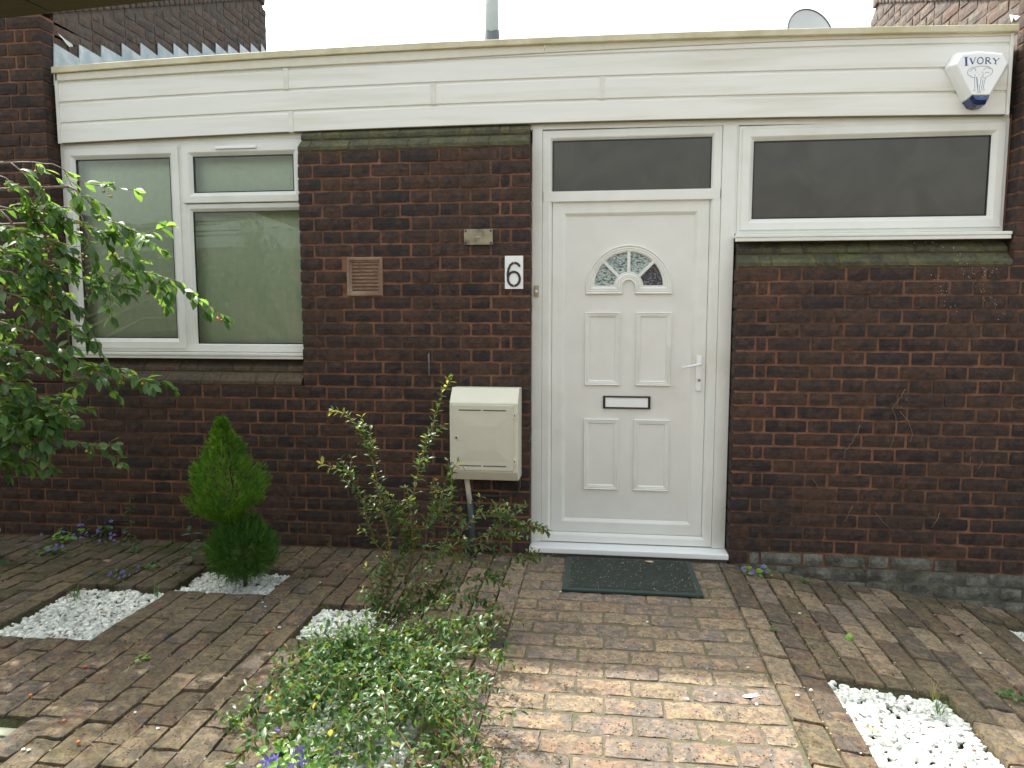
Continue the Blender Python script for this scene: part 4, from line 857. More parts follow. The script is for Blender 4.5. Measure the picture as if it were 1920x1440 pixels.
# air brick vent
t = thing('air_vent', 'square terracotta air vent with horizontal louvres in the brick pier', 'air vent', (-1.356, 0, 1.50))
TC = mat('stained_terracotta', (.21, .125, .09), .8, .2, 20, .3, 80, col2=(.30, .23, .17), c2scale=6, world=True)
q = MB(); q.ring(rect(-1.463, -1.250, 1.503, 1.725), [(0, .01), (0, -.003), (.005, -.006), (.016, -.006), (.018, .0), (.028, .003), (.030, .03)]); q.build('vent_frame', TC, t)
for i in range(8):
    z = 1.540 + i * .0205
    q = MB(); q.add([(x, y, zz) for x in (-1.437, -1.276) for y, zz in ((.004, z), (.004, z + .008), (.020, z + .016), (.020, z + .010))], [(0, 1, 5, 4)[::-1], (1, 2, 6, 5)[::-1], (2, 3, 7, 6)[::-1], (3, 0, 4, 7)[::-1]]); q.build('louvre', mat('dirty_louvre', (.20, .14, .11), .8, .4, 25, world=True), t)
q = MB(); q.box(-1.44, -1.27, .030, .034, 1.52, 1.71); q.build('vent_cavity', BLACK, t)
# doorbell
t = thing('doorbell', 'small brass coloured doorbell push on the left door post', 'doorbell', (-.370, .1, 1.50))
box('bell_case', mat('dull_brass', (.38, .34, .24), .45, .1, metal=.4), t, -.384, -.358, .088, .0995, 1.500, 1.562, .003)
q = MB(); q.tube([(-.371, .088, 1.530), (-.371, .084, 1.530)], .008, 14); q.build('bell_button', WHITEP, t)
# alarm box
t = thing('alarm_box', 'white and blue burglar alarm box reading IVORY with an elephant emblem on the fascia', 'alarm box', (1.87, .07, 2.48))
bm_ = [(1.847, 2.495), (1.950, 2.492), (2.045, 2.66), (2.012, 2.722), (1.89, 2.738), (1.785, 2.733), (1.752, 2.667)]
fm_ = [(1.857, 2.509), (1.940, 2.507), (2.015, 2.658), (1.988, 2.704), (1.89, 2.716), (1.797, 2.711), (1.772, 2.663)]
bm = bmesh.new(); A_ = [bm.verts.new((x, .069, z)) for x, z in bm_]; B_ = [bm.verts.new((x, .02, z)) for x, z in [(a[0] * .9 + b[0] * .1, a[1] * .9 + b[1] * .1) for a, b in zip(bm_, fm_)]]; C_ = [bm.verts.new((x, -.018, z)) for x, z in fm_]
for P_, Q_ in ((A_, B_), (B_, C_)):
    for i in range(7): bm.faces.new((P_[i], P_[(i + 1) % 7], Q_[(i + 1) % 7], Q_[i]))
bm.faces.new(C_); bmesh.ops.bevel(bm, geom=[e for e in bm.edges if not e.is_boundary], offset=.006, segments=3, profile=.6, affect='EDGES')
q = MB(); q.bm(bm); q.build('alarm_cover', WHITEP, t)
BLU = mat('dark_blue_lens', (.012, .03, .13), .15, spec=.8)
bm = bmesh.new()
b1 = [(1.848, 2.494), (1.872, 2.463), (1.900, 2.456), (1.934, 2.460), (1.949, 2.491)]; f1 = [(1.858, 2.510), (1.874, 2.487), (1.898, 2.482), (1.926, 2.484), (1.939, 2.508)]
A_ = [bm.verts.new((x, .068, z)) for x, z in b1]; B_ = [bm.verts.new((x, .0, z - .004)) for x, z in [(a[0] * .6 + b[0] * .4, a[1] * .6 + b[1] * .4) for a, b in zip(b1, f1)]]; C_ = [bm.verts.new((x, -.019, z)) for x, z in f1]
D0 = bm.verts.new((1.877, -.0185, 2.504)); D1 = bm.verts.new((1.92, -.0185, 2.503))
for P_, Q_ in ((A_, B_), (B_, C_)):
    for i in range(4): bm.faces.new((P_[i], P_[i + 1], Q_[i + 1], Q_[i]))
bm.faces.new(C_ + [D1, D0]); q = MB(); q.bm(bm); q.build('strobe_lens', BLU, t)
q = MB(); q.box(1.893, 1.909, -.0205, -.0185, 2.490, 2.501, .001); q.build('strobe_reflector', mat('bright_blue', (.03, .14, .45), .2), t)
def E_(cx, cy): return (1.809 + (cx - 640) * .000355, 2.695 - (cy - 340) * .000374)
NAVY = mat('navy_print', (.03, .07, .22), .4); GREY = mat('grey_blue_print', (.10, .14, .26), .5)
q = MB()
yl = -.0188
def st_(pts, w): ribbon(q, [E_(*p) for p in pts], w * .000365, yl, yl + .0008)
st_([(662, 340), (672, 448)], 26); st_([(636, 343), (692, 338)], 7); st_([(648, 450), (700, 446)], 7)
st_([(722, 358), (756, 432)], 17); st_([(786, 352), (757, 434)], 7); st_([(708, 358), (738, 355)], 5); st_([(772, 352), (798, 350)], 5)
st_([(855 + 38 * cos(a * pi / 12), 392 + 42 * sin(a * pi / 12)) for a in range(25)], 12)
st_([(930, 352), (932, 436)], 15); st_([(930, 356), (968, 356), (982, 374), (968, 392), (934, 396)], 10); st_([(952, 396), (1000, 438)], 13); st_([(916, 437), (948, 437)], 5)
st_([(1028, 368), (1062, 404)], 14); st_([(1104, 372), (1064, 406)], 7); st_([(1063, 402), (1056, 440)], 14); st_([(1014, 368), (1044, 366)], 5); st_([(1090, 372), (1112, 374)], 5); st_([(1034, 440), (1078, 446)], 5)
q.build('lettering', NAVY, t)
q = MB()
for pts in ([(800, 472), (860, 464), (935, 468)], [(800, 472), (745, 478), (705, 505), (692, 540), (700, 568), (740, 590), (770, 608), (800, 612)], [(805, 530), (800, 500), (775, 490), (750, 500), (728, 530)],
            [(935, 468), (985, 478), (1020, 510), (1030, 545), (1005, 580), (960, 605), (920, 622)], [(905, 515), (925, 492), (965, 488), (1000, 510)], [(885, 545), (892, 535), (896, 550)], [(815, 545), (824, 540)],
            [(800, 570), (792, 620), (800, 690), (805, 760), (785, 782), (815, 785)], [(815, 600), (825, 670), (838, 740), (850, 790), (835, 805), (880, 808)], [(880, 600), (878, 680), (862, 740), (868, 780), (885, 805)],
            [(940, 625), (925, 680), (915, 740), (935, 775), (905, 780), (890, 740)], [(845, 568), (860, 572)], [(905, 640), (900, 700), (885, 745)], [(830, 610), (835, 680), (848, 740)], [(905, 560), (900, 600), (915, 622)], [(920, 560), (950, 545), (985, 550)]):
    st_([(a + U(-2, 2), b + U(-2, 2)) for a, b in pts], 4.5)
q.build('elephant_emblem', GREY, t)

# door mat
t = thing('door_mat', 'dark green ribbed rubber door mat in front of the door sill', 'door mat', (.17, -.28, 0))
MG = mat('dark_green_rubber', (.022, .042, .038), .6, .2, 20, .2, 100, world=True); MR = mat('dark_mat_ribs', (.035, .045, .035), .9, .4, 30, .5, 200, col2=(.09, .075, .045), c2scale=30, c2lo=.6, c2hi=.8, world=True)
q = MB(); P4 = [(-.178, -.030), (.514, -.030), (.520, -.530), (-.184, -.530)][::-1]
q.add([(x, y, z) for z in (.003, .013) for x, y in P4], [(0, 1, 2, 3), (7, 6, 5, 4), (0, 4, 5, 1), (1, 5, 6, 2), (2, 6, 7, 3), (3, 7, 4, 0)]); q.f = [f[::-1] for f in q.f]; q.build('mat_edge', MG, t)
q = MB()
for i in range(118): x = -.148 + i * .0054; q.box(x, x + .0032, -.492, -.052, .0128, .0160)
q.build('rib', MR, t, kind='stuff')

# ============================================================ LITTER, DROPPINGS
q = MB(); pts = [(.255, -.085), (.27, -.10), (.295, -.098), (.31, -.085), (.295, -.072), (.27, -.070)]
q.add([(x, y, .020 + U(0, .006)) for x, y in pts] + [(.283, -.086, .017)], [(i, (i + 1) % 6, 6) for i in range(6)]); tag(q.build('dead_leaf', mat('pale_dead_leaf', (.55, .42, .28), .7), None), 'pale dead leaf lying on the dark door mat', 'leaf')
q = MB()
def splat(cx, cy, w, h, z, n=12, rot=0.):
    vs = [(cx, cy, z + .0006)]
    for i in range(n):
        a = 2 * pi * i / n; r_ = U(.75, 1.15); px_, py_ = w * cos(a) * r_, h * sin(a) * r_; vs.append((cx + px_ * cos(rot) - py_ * sin(rot), cy + px_ * sin(rot) + py_ * cos(rot), z))
    q.add(vs, [(0, 1 + i, 1 + (i + 1) % n) for i in range(n)])
splat(.565, -1.452, .028, .012, .0030, rot=.4); splat(.545, -1.462, .014, .008, .0047); splat(.585, -1.438, .012, .005, .0046, rot=.5); splat(.59, -1.452, .010, .003, .0046, rot=.5)
tag(q.build('bird_dropping', mat('bird_dropping', (.8, .79, .76), .6), None), 'white bird dropping splashed on a path brick', 'bird dropping')
def chunk(name, label, cat, loc, s, m, seed=0, fl=.5):
    r = random.Random(seed); q = MB(); q.add([(loc[0] + v[0] * s[0] * r.uniform(.7, 1.2), loc[1] + v[1] * s[1] * r.uniform(.7, 1.2), loc[2] + s[2] * .6 + v[2] * s[2] * r.uniform(.7, 1.2)) for v in ICO_V], ICO_F)
    return tag(q.build(name, m, None), label, cat)
chunk('brick_chip', 'broken flake of pinkish brick lying on the right paving near the wall', 'brick chip', (1.71, -.50, gz(1.71)), (.040, .028, .010), PATHB, 3)
chunk('brick_chip', 'small crumb of pinkish brick close to the foot of the right wall', 'brick chip', (1.80, -.30, gz(1.80)), (.014, .012, .008), PATHB, 4)
RC = mat('red_fallen_cherry', (.45, .06, .02), .3)
OC = mat('orange_fallen_cherry', (.65, .22, .06), .3); STK = mat('cherry_stalk', (.35, .24, .08), .7)
for i, (x, y, m, dx, dy, lab) in enumerate(((-1.278, -1.458, RC, .09, .02, 'red fallen cherry with its stalk on the paving left of the shrub'), (-1.264, -1.513, RC, -.02, .01, 'small dark fallen cherry just in front of the red one left of the shrub'), (-1.445, -1.179, OC, .05, .01, 'orange fallen cherry beside the small square chippings bed'), (-2.02, -1.56, RC, .02, .03, 'red fallen cherry in front of the left chippings bed'), (-2.072, -1.782, OC, .02, -.02, 'orange fallen cherry nearest the left edge'), (-1.827, -1.921, OC, -.07, -.05, 'orange fallen cherry with a long stalk pointing down left'), (-1.689, -2.029, OC, .06, -.005, 'orange fallen cherry nearest the bottom edge'))):
    c_ = thing('fallen_cherry', lab, 'cherry', (x, y, 0), 'fallen cherries on the left paving')
    q = MB(); q.add([(x + v[0] * .0072, y + v[1] * .0072, .0085 + v[2] * .0066) for v in ICO_V], ICO_F); q.build('fruit', m, c_, smooth=True)
    q = MB(); q.tube([(x, y, .012), (x + dx * .5, y + dy * .5 + .006, .012), (x + dx, y + dy, .005)], .0009, 4); q.build('stalk', STK, c_)

# ============================================================ PLANTS
def leaf_geo(L, Wd, fold=.25, curl=.3, n=3):
    """leaf along +X from the origin, upper side +Z; returns verts, faces"""
    vs = []; fs = []
    prof = [0.0, .62, 1.0, .80, .0] if n == 3 else [0, .9, .75, 0]
    k = len(prof)
    for i in range(k):
        t = i / (k - 1); w = prof[i] * Wd / 2; z = -curl * L * t * t
        vs += [(L * t, -w, z + fold * w), (L * t, 0, z), (L * t, w, z + fold * w)]
    for i in range(k - 1):
        a = i * 3
        if i == 0: fs += [(1, 3, 4), (1, 4, 5)]
        elif i == k - 2: fs += [(a, a + 4, a + 1), (a + 1, a + 4, a + 2)]
        else: fs += [(a, a + 3, a + 4, a + 1), (a + 1, a + 4, a + 5, a + 2)]
    return vs, fs
def leaf_me(name, L, Wd, m, fold=.25, curl=.3, n=3, seed=0):
    v, f = leaf_geo(L, Wd, fold, curl, n); used = sorted({i for g_ in f for i in g_}); mp = {a: b for b, a in enumerate(used)}
    me = bpy.data.meshes.new(name); me.from_pydata([v[i] for i in used], [], [tuple(mp[i] for i in g_) for g_ in f]); me.materials.append(m); me.polygons.foreach_set('use_smooth', [True] * len(me.polygons)); me.update(); return me
def orient(d, up=Vector((0, 0, 1)), roll=0.):
    x = Vector(d).normalized(); y = up.cross(x)
    if y.length < 1e-3: y = Vector((0, 1, 0))
    y.normalize(); z = x.cross(y); M = Matrix((x, y, z)).transposed(); return M @ Matrix.Rotation(roll, 3, 'X')
def interp(pl, t):
    n = len(pl) - 1; f = t * n; i = min(int(f), n - 1); f -= i; return Vector(pl[i]).lerp(Vector(pl[i + 1]), f), (Vector(pl[i + 1]) - Vector(pl[i])).normalized()
def plen(pl): return sum((Vector(pl[i + 1]) - Vector(pl[i])).length for i in range(len(pl) - 1))
def wiggle(pl, k=3, amp=.006):
    out = []
    for i in range(len(pl) - 1):
        for j in range(k):
            p, _ = Vector(pl[i]).lerp(Vector(pl[i + 1]), j / k), 0; out.append(p + Vector((U(-amp, amp), U(-amp, amp), U(-amp, amp))) * (0 if i == 0 and j == 0 else 1))
    out.append(Vector(pl[-1])); return out
class Leaves:
    def __init__(s): s.L = []
    def add(s, p, d, L, Wd, roll=0., up=Vector((0, 0, 1))): s.L.append((Vector(p), orient(d, up, roll), L, Wd))
    def emit(s, parent, mesh_protos, baseL, baseW, m, limit=300, score=None, name='leaf', stuffname='foliage', fold=.25, curl=.3, n=3):
        R_ = sorted(s.L, key=score) if score else s.L
        for p, M, L, Wd in R_[:limit]:
            o = link(name, rnd.choice(mesh_protos), parent); o.matrix_world = Matrix.Translation(p) @ M.to_4x4() @ Matrix.Diagonal((L / baseL, Wd / baseW, L / baseL, 1))
            pw = parent_world(parent); o.location = p - pw
        q = MB()
        for p, M, L, Wd in R_[limit:]:
            v, f = leaf_geo(L, Wd, U(.05, .5), U(.0, .5), n); q.add([p + M @ Vector(a) for a in v], f, rnd.random())
        if q.v: q.build(stuffname, m, parent, smooth=True, kind='stuff')
# ---- cherry tree reaching in from the left
CH = leaf_mat('cherry_leaf', (.066, .145, .052), (.27, .49, .075), .36, .42, .45, .46)
CB = mat('cherry_bark', (.20, .16, .12), .7, .3, 30, .4, 80, world=True); CBR = mat('red_brown_twig', (.16, .08, .045), .6, .2, 30, world=True)
chm = [leaf_me('leaf', .06, .030, CH, U(.1, .45), U(.0, .5), seed=i) for i in range(8)]
tree = thing('cherry_tree', 'cherry tree with green leaves and small yellow green cherries reaching in from the left', 'tree', (-4.3, -1.0, 0))
trunk = MB(); trunk.tube([(-4.3, -1.0, -.1), (-4.25, -1.0, .8), (-4.32, -.95, 1.6), (-4.2, -.9, 2.4), (-4.25, -.7, 3.3)], .07, 12, .04); trunk.build('trunk', CB, tree, smooth=True)
lv = Leaves(); fruits = []
bq = MB(); tw = MB()
def twig_leaves(pl, sp, L0, side=1, t0=0., droop=.5, tip=True):
    n = max(2, int(plen(pl) * (1 - t0) / sp))
    for i in range(n + 1):
        t = t0 + (1 - t0) * i / n; p, d = interp(pl, t); side = -side
        sv = d.cross(Vector((0, 0, 1))); sv = sv.normalized() if sv.length > .01 else Vector((0, 1, 0))
        dd = d * U(.2, .9) + sv * side * U(.3, 1.) + Vector((U(-.3, .3), U(-.3, .3), U(-droop - .15, .35)))
        L = L0 * U(.65, 1.15)
        lv.add(p, dd, L, L * U(.42, .56), U(-.6, .6))
    if tip:
        p, d = interp(pl, 1.)
        for k in range(3): lv.add(p, d + Vector((U(-.5, .5), U(-.5, .5), U(-.6, .3))), L0 * U(.6, 1.), L0 * .45, U(-.7, .7))
for bi, pl in enumerate(CHERRY_BRANCHES):
    w_ = wiggle(pl, 3, .005); bq.tube(w_, .0038 if bi in (0, 2, 6, 7) else .0055, 6, .0016)
    # join back to the trunk, outside the frame
    p0 = Vector(pl[0]); bq.tube([p0, p0.lerp(Vector((-4.25, -.95, p0.z - .2)), .5) + Vector((0, 0, .08)), Vector((-4.25, -.95, max(.6, p0.z - .35)))], .0055, 6, .02)
    bare = bi in (0, 2)
    if bare: twig_leaves(pl, .05, .058, t0=.55)
    else: twig_leaves(pl, .020, .074, t0=.08)
    # side twigs
    for k in range(int(plen(pl) / (.085 if bi not in (0, 2, 5) else .2))):
        t = U(.1, .95); p, d = interp(pl, t)
        dd = (d * U(.3, 1.) + Vector((U(-.2, .7), U(-.9, .9), U(-1.0, .45)))).normalized(); Lt = U(.07, .20)
        tp = [p, p + dd * Lt * .5, p + dd * Lt + Vector((0, 0, -.02))]; tw.tube(tp, .0018, 4, .0009); twig_leaves(tp, .025, .070, droop=.4)
        if rnd.random() < .45: fruits.append(p + dd * Lt * .4)
    for k in range(int(plen(pl) * 5)):
        p, d = interp(pl, U(.1, 1)); fruits.append(p)
# thick leafy mass at the left edge
for i in range(165):
    cx, cz, rx, rz = rnd.choice([(-2.95, 1.50, .28, .30), (-2.85, 1.15, .22, .14), (-2.78, .95, .30, .16), (-2.78, .93, .24, .10), (-2.9, .75, .2, .08), (-2.75, 1.72, .28, .14)])
    a = U(0, 6.28); rr_ = math.sqrt(rnd.random()); p = Vector((cx + rx * rr_ * cos(a) - .12, U(-1.05, -.8), cz + rz * rr_ * sin(a)))
    d = Vector((U(-.2, 1), U(-.8, .8), U(-.8, .3))).normalized(); tp = [p, p + d * .06, p + d * .12 + Vector((0, 0, -.01))]; tw.tube(tp, .0015, 4, .0008); twig_leaves(tp, .028, .066, droop=.7)
bq.build('branch', CB, tree, smooth=True); tw.build('twig', CBR, tree, kind='stuff')
camp = Vector((0, -4.098, 1.42))
lv.emit(tree, chm, .06, .030, CH, 300, score=lambda l: (0 if (abs(l[0].x / (l[0].y + 4.098)) < .80) else 1, rnd.random()))
# fruit with stalks
FR = [mat('yellow_green_cherry', (.35, .36, .08), .35, rand=.2), mat('blushing_cherry', (.50, .22, .06), .35, rand=.2)]
fme = []
for m_ in FR:
    bm = bmesh.new(); bmesh.ops.create_icosphere(bm, subdivisions=2, radius=.0068); me = bpy.data.meshes.new('cherry'); bm.to_mesh(me); bm.free(); me.materials.append(m_); me.polygons.foreach_set('use_smooth', [True] * len(me.polygons)); fme.append(me)
sq = MB()
rnd.shuffle(fruits)
extra = []
for k in range(60): fruits.insert(0, Vector((-2.62 + U(-.16, .16), -.85 + U(-.06, .06), 1.66 + U(-.15, .13))))
for p in fruits[:190]:
    for k in range(rnd.choice((1, 1, 2, 3))): extra.append(p)
for p in extra[:290]:
    e = p + Vector((U(-.018, .018), U(-.018, .018), -U(.012, .04))); sq.tube([p, (p + e) / 2 + Vector((U(-.004, .004), 0, .004)), e], .0007, 3); put('cherry', fme[0 if rnd.random() < .78 else 1], tree, e - Vector((0, 0, .006)), sc=(U(.7, 1.15),) * 3)
sq.build('fruit_stalk', STK, tree, kind='stuff')
# crown of the same tree above and beyond the frame: it throws the dapple on the left paving
cq = MB()
for i in range(1150):
    while True:
        v = Vector((U(-1, 1), U(-1, 1), U(-1, 1)))
        if v.length < 1: break
    cl = noise.noise(v * 2.2 + Vector((4, 1, 2)))
    if cl < .03: continue
    p = Vector((-4.25, -.15, 4.0)) + Vector((v.x * .85, v.y * 1.0, v.z * .75)); d = Vector((U(-1, 1), U(-1, 1), U(-.8, .3))); v_, f_ = leaf_geo(.085, .045, .2, .3); M = orient(d, roll=U(-1, 1)); cq.add([p + M @ Vector(a) for a in v_], f_, rnd.random())
cq.build('crown', CH, tree, smooth=True, kind='stuff')

# ---- two tiered conifer
CON = leaf_mat('conifer_spray', (.085, .20, .022), (.20, .42, .03), .55, .35, .25, .30)
con = thing('conifer', 'bright green topiary conifer with a cone above a ball on a thin stem', 'conifer', (-1.86, -.58, 0))
q = MB(); q.tube([(-1.85, -.58, -.05), (-1.85, -.58, .12), (-1.89, -.58, .42), (-1.92, -.58, .75)], .012, 8, .006); q.build('trunk', mat('dark_bark', (.05, .035, .025), .9), con)
def sprays(q, centre, surf, n, core=.45, L0=.03):
    for i in range(n):
        u = U(-1, 1); a = U(0, 2 * pi); s_ = math.sqrt(1 - u * u); dirv = Vector((s_ * cos(a), s_ * sin(a), u)); p, nrm = surf(dirv)
        r_ = rnd.random() ** .45; r_ = core + (1 - core) * r_; p = centre + (p - centre) * r_
        d = (nrm * U(.3, 1) + Vector((U(-.5, .5), U(-.5, .5), U(.0, 1.0)))).normalized()
        cl = noise.noise(p * 15); tn = max(.02, min(.97, .45 + 1. * cl + .25 * (rnd.random() - .5))); p = p + nrm * (.02 * cl)
        M = orient(d, roll=U(-pi, pi)); L = L0 * U(.6, 1.35)
        for k in range(5):
            t = k / 5; w = .0022 * (1 - .4 * t); base = Vector((L * t, 0, 0)); sd_ = 1 if k % 2 else -1; tipv = base + Vector((L * .38, sd_ * L * .30 * (1 - .4 * t), U(-.003, .003)))
            q.add([p + M @ (base + Vector((0, -w, 0))), p + M @ (base + Vector((w, w, .0005))), p + M @ tipv], [(0, 1, 2)], tn)
        q.add([p + M @ Vector((0, -.0016, 0)), p + M @ Vector((0, .0016, 0)), p + M @ Vector((L * 1.15, 0, 0))], [(0, 1, 2)], tn)
def cone_surf(dv):
    # upper crown: teardrop with a shoulder on the right
    t = (dv.z + 1) / 2; zz = .335 + .515 * t
    KR = [(0, .08), (.10, .14), (.22, .185), (.36, .185), (.5, .150), (.62, .105), (.75, .075), (.88, .040), (1, .004)]
    for (ta, ra), (tb, rb) in zip(KR, KR[1:]):
        if ta <= t <= tb: r0 = ra + (rb - ra) * (t - ta) / (tb - ta)
    a = math.atan2(dv.y, dv.x)
    r0 *= 1 + .30 * noise.noise(Vector((cos(a) * 1.6, sin(a) * 1.6, t * 4.5))) + .26 * noise.noise(Vector((cos(a) * 3.4, sin(a) * 3.4, t * 8)))
    if t < .55: r0 *= 1 + .12 * max(0, cos(a - .1)) * (1 if t > .25 else 0)
    ctr = Vector((-1.93 - .02 * t, -.58, 0)); return ctr + Vector((cos(a) * r0, sin(a) * r0, zz)), Vector((cos(a), sin(a), .35))
def ball_surf(dv):
    r_ = 1 + .16 * noise.noise(dv * 2.2 + Vector((5, 2, 1))) + .1 * noise.noise(dv * 5); return Vector((-1.86, -.58, .175)) + Vector((dv.x * .170, dv.y * .16, dv.z * .165)) * r_, dv
q = MB()
for i in range(5600):
    t = rnd.random() ** 1.5; a = U(0, 2 * pi); p, nrm = cone_surf(Vector((cos(a) * math.sqrt(max(0, 1 - (2 * t - 1) ** 2)), sin(a) * math.sqrt(max(0, 1 - (2 * t - 1) ** 2)), 2 * t - 1)))
    ax = Vector((-1.93, -.58, p.z)); r_ = .35 + .65 * rnd.random() ** .4; p = ax + (p - ax) * r_; d = (nrm * U(.3, 1) + Vector((U(-.4, .4), U(-.4, .4), U(.2, 1.1)))).normalized(); M = orient(d, roll=U(-pi, pi)); L = .026 * U(.6, 1.35); cl = noise.noise(p * 16); tn = max(.02, min(.97, .50 + 1.0 * cl + .25 * (rnd.random() - .5))); p = p + nrm * (.022 * cl)
    for k in range(5):
        tt = k / 5; w = .0024; base = Vector((L * tt, 0, 0)); sd_ = 1 if k % 2 else -1; q.add([p + M @ (base + Vector((0, -w, 0))), p + M @ (base + Vector((w, w, .0005))), p + M @ (base + Vector((L * .38, sd_ * L * .30, U(-.003, .003))))], [(0, 1, 2)], tn)
    q.add([p + M @ Vector((0, -.0018, 0)), p + M @ Vector((0, .0018, 0)), p + M @ Vector((L * 1.15, 0, 0))], [(0, 1, 2)], tn)
q.build('upper_crown', CON, con, kind='stuff')
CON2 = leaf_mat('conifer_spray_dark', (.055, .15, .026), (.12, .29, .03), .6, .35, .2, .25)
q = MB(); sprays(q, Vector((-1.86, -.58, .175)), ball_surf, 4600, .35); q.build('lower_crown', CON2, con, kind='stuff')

# ---- sprawling shrub
SH = leaf_mat('shrub_leaf', (.042, .105, .030), (.18, .34, .05), .36, .5, .4, .33)
SHY = leaf_mat('shrub_tip_leaf', (.20, .20, .04), (.42, .42, .06), .35, .3, .5, .45)
BARK = mat('reddish_stem', (.17, .075, .035), .6, .3, 40, world=True)
shr = thing('shrub', 'sprawling glossy leaved shrub with upright reddish stems between the conifer and the path', 'shrub', (-.96, -1.14, 0))
sl3 = Leaves(); tips = Leaves(); sm = MB()
def pairs(pl, sp, L0, t0=.15, tipn=3, dense=1., tipp=.6):
    if tipp < .5: tipn = 1 if rnd.random() < .3 else 0
    n = max(2, int(plen(pl) * (1 - t0) / sp)); ph = U(0, 3)
    for i in range(n + 1):
        t = t0 + (1 - t0) * i / n; p, d = interp(pl, t); a = d.orthogonal().normalized(); a = Matrix.Rotation(ph + i * pi / 2 + U(-.3, .3), 3, d) @ a
        for s_ in (1, -1):
            if rnd.random() > dense: continue
            L = L0 * U(.6, 1.2) * (1 - .2 * t); (tips if t > .86 and rnd.random() < tipp else sl3).add(p, a * s_ + d * U(.3, .9) + Vector((0, 0, U(-.1, .2))), L, L * U(.36, .5), U(-.4, .4), up=Vector((U(-.3, .3), U(-.3, .3), 1)))
    p, d = interp(pl, 1.)
    for k in range(tipn): tips.add(p, d + Vector((U(-.7, .7), U(-.7, .7), U(-.3, .6))), L0 * U(.5, .8), L0 * .25, U(-.5, .5))
NMAIN = 0
for i, pl in enumerate(SHRUB_STEMS):
    w_ = wiggle(pl, 3, .003); sm.tube(w_, .0045 if i in (0, 2, 3) else .0026, 6, .0011)
    pairs(pl, .025, .043, t0=.12 if i not in (0, 2, 3, 14, 15) else .3)
    for k in range(int(plen(pl) * (16 if i >= 3 else 16))):
        t = U(.25, .9) if i >= 3 else U(.06, .72); p, d = interp(pl, t); dd = (d + Vector((U(-.8, .8), U(-.8, .8), U(-.3, .8)))).normalized(); Ls = U(.05, .14); tp = [p, p + dd * Ls * .5, p + dd * Ls]
        sm.tube(tp, .0014, 4, .0008); pairs(tp, .020, .034, t0=.1, tipp=.4)
base = Vector((-.965, -1.16, .02))
for e in SHRUB_ENDS:
    for rep in range(2):
        e = (min(e[0], -.33), e[1], e[2] * .8); ev = Vector(e) + Vector((U(-.11, .11), U(-.11, .11), U(-.05, .09))) * (1 if rep else .3)
        b0 = base + Vector((U(-.05, .08), U(-.30, -.02), 0)); mid = b0.lerp(ev, .5) + Vector((U(-.05, .05), U(-.05, .05), U(.02, .11)))
        pl = [b0 * ((1 - t) ** 2) + mid * (2 * t * (1 - t)) + ev * (t * t) for t in [k / 7 for k in range(8)]]
        sm.tube(pl, .0028, 5, .001); pairs(pl, .028, .036, t0=.18, dense=.9, tipp=.1)
        for k in range(int(plen(pl) * 8.5)):
            t = U(.25, 1.); p, d = interp(pl, t); dd = (d * .6 + Vector((U(-1, 1), U(-1, 1), U(-.2, .8)))).normalized(); Ls = U(.04, .12); tp = [p, p + dd * Ls * .5, p + dd * Ls + Vector((0, 0, -.01))]; sm.tube(tp, .0012, 4, .0007); pairs(tp, .020, .034, t0=.1, tipp=.12)
# leggy stems joining the low mass to the upright ones
for i in range(13):
    b0 = base + Vector((U(-.05, .06), U(-.10, .05), 0)); ev = Vector((-.80 + U(-.24, .26), -1.16 + U(-.14, .16), U(.10, .46))); mid = b0.lerp(ev, .5) + Vector((U(-.04, .04), U(-.04, .04), U(.03, .1)))
    pl = [b0 * ((1 - t) ** 2) + mid * (2 * t * (1 - t)) + ev * (t * t) for t in [k / 7 for k in range(8)]]
    sm.tube(pl, .0026, 5, .001); pairs(pl, .024, .036, t0=.2, dense=.9, tipp=.35)
    for k in range(int(plen(pl) * 14)):
        t = U(.2, 1.); p, d = interp(pl, t); dd = (d * .6 + Vector((U(-1, 1), U(-1, 1), U(-.1, .9)))).normalized(); Ls = U(.05, .13); tp = [p, p + dd * Ls * .5, p + dd * Ls]; sm.tube(tp, .0012, 4, .0007); pairs(tp, .022, .033, t0=.1, tipp=.3)
# dense heart
for i in range(130):
    a = U(0, 6.28); rr_ = math.sqrt(rnd.random()); p = Vector((-.86 + .27 * rr_ * cos(a), -1.56 + .32 * rr_ * sin(a), U(.03, .22) * (1.15 - rr_ * .6))); dd = Vector((U(-1, 1), U(-1, 1), U(-.1, 1))).normalized(); tp = [p, p + dd * .04, p + dd * .09]; sm.tube(tp, .0012, 4, .0007); pairs(tp, .019, .035, t0=.0, tipp=.06)
sm.build('stem', BARK, shr, smooth=True)
shm = [leaf_me('leaf', .03, .0135, SH, U(.15, .5), U(-.1, .4)) for i in range(8)]; thm = [leaf_me('leaf', .03, .0135, SHY, U(.2, .5), U(-.1, .3)) for i in range(5)]
sc_ = lambda l: (-(l[2] * (1 / (l[0].y + 4.3)) + (.012 if l[0].z > .45 else 0)))
sl3.emit(shr, shm, .03, .0135, SH, 210, score=sc_, fold=.3); tips.emit(shr, thm, .03, .0135, SHY, 90, score=sc_, stuffname='tip_foliage')
print('leaves', len(lv.L), len(sl3.L), len(tips.L), 'pavers', cnt)

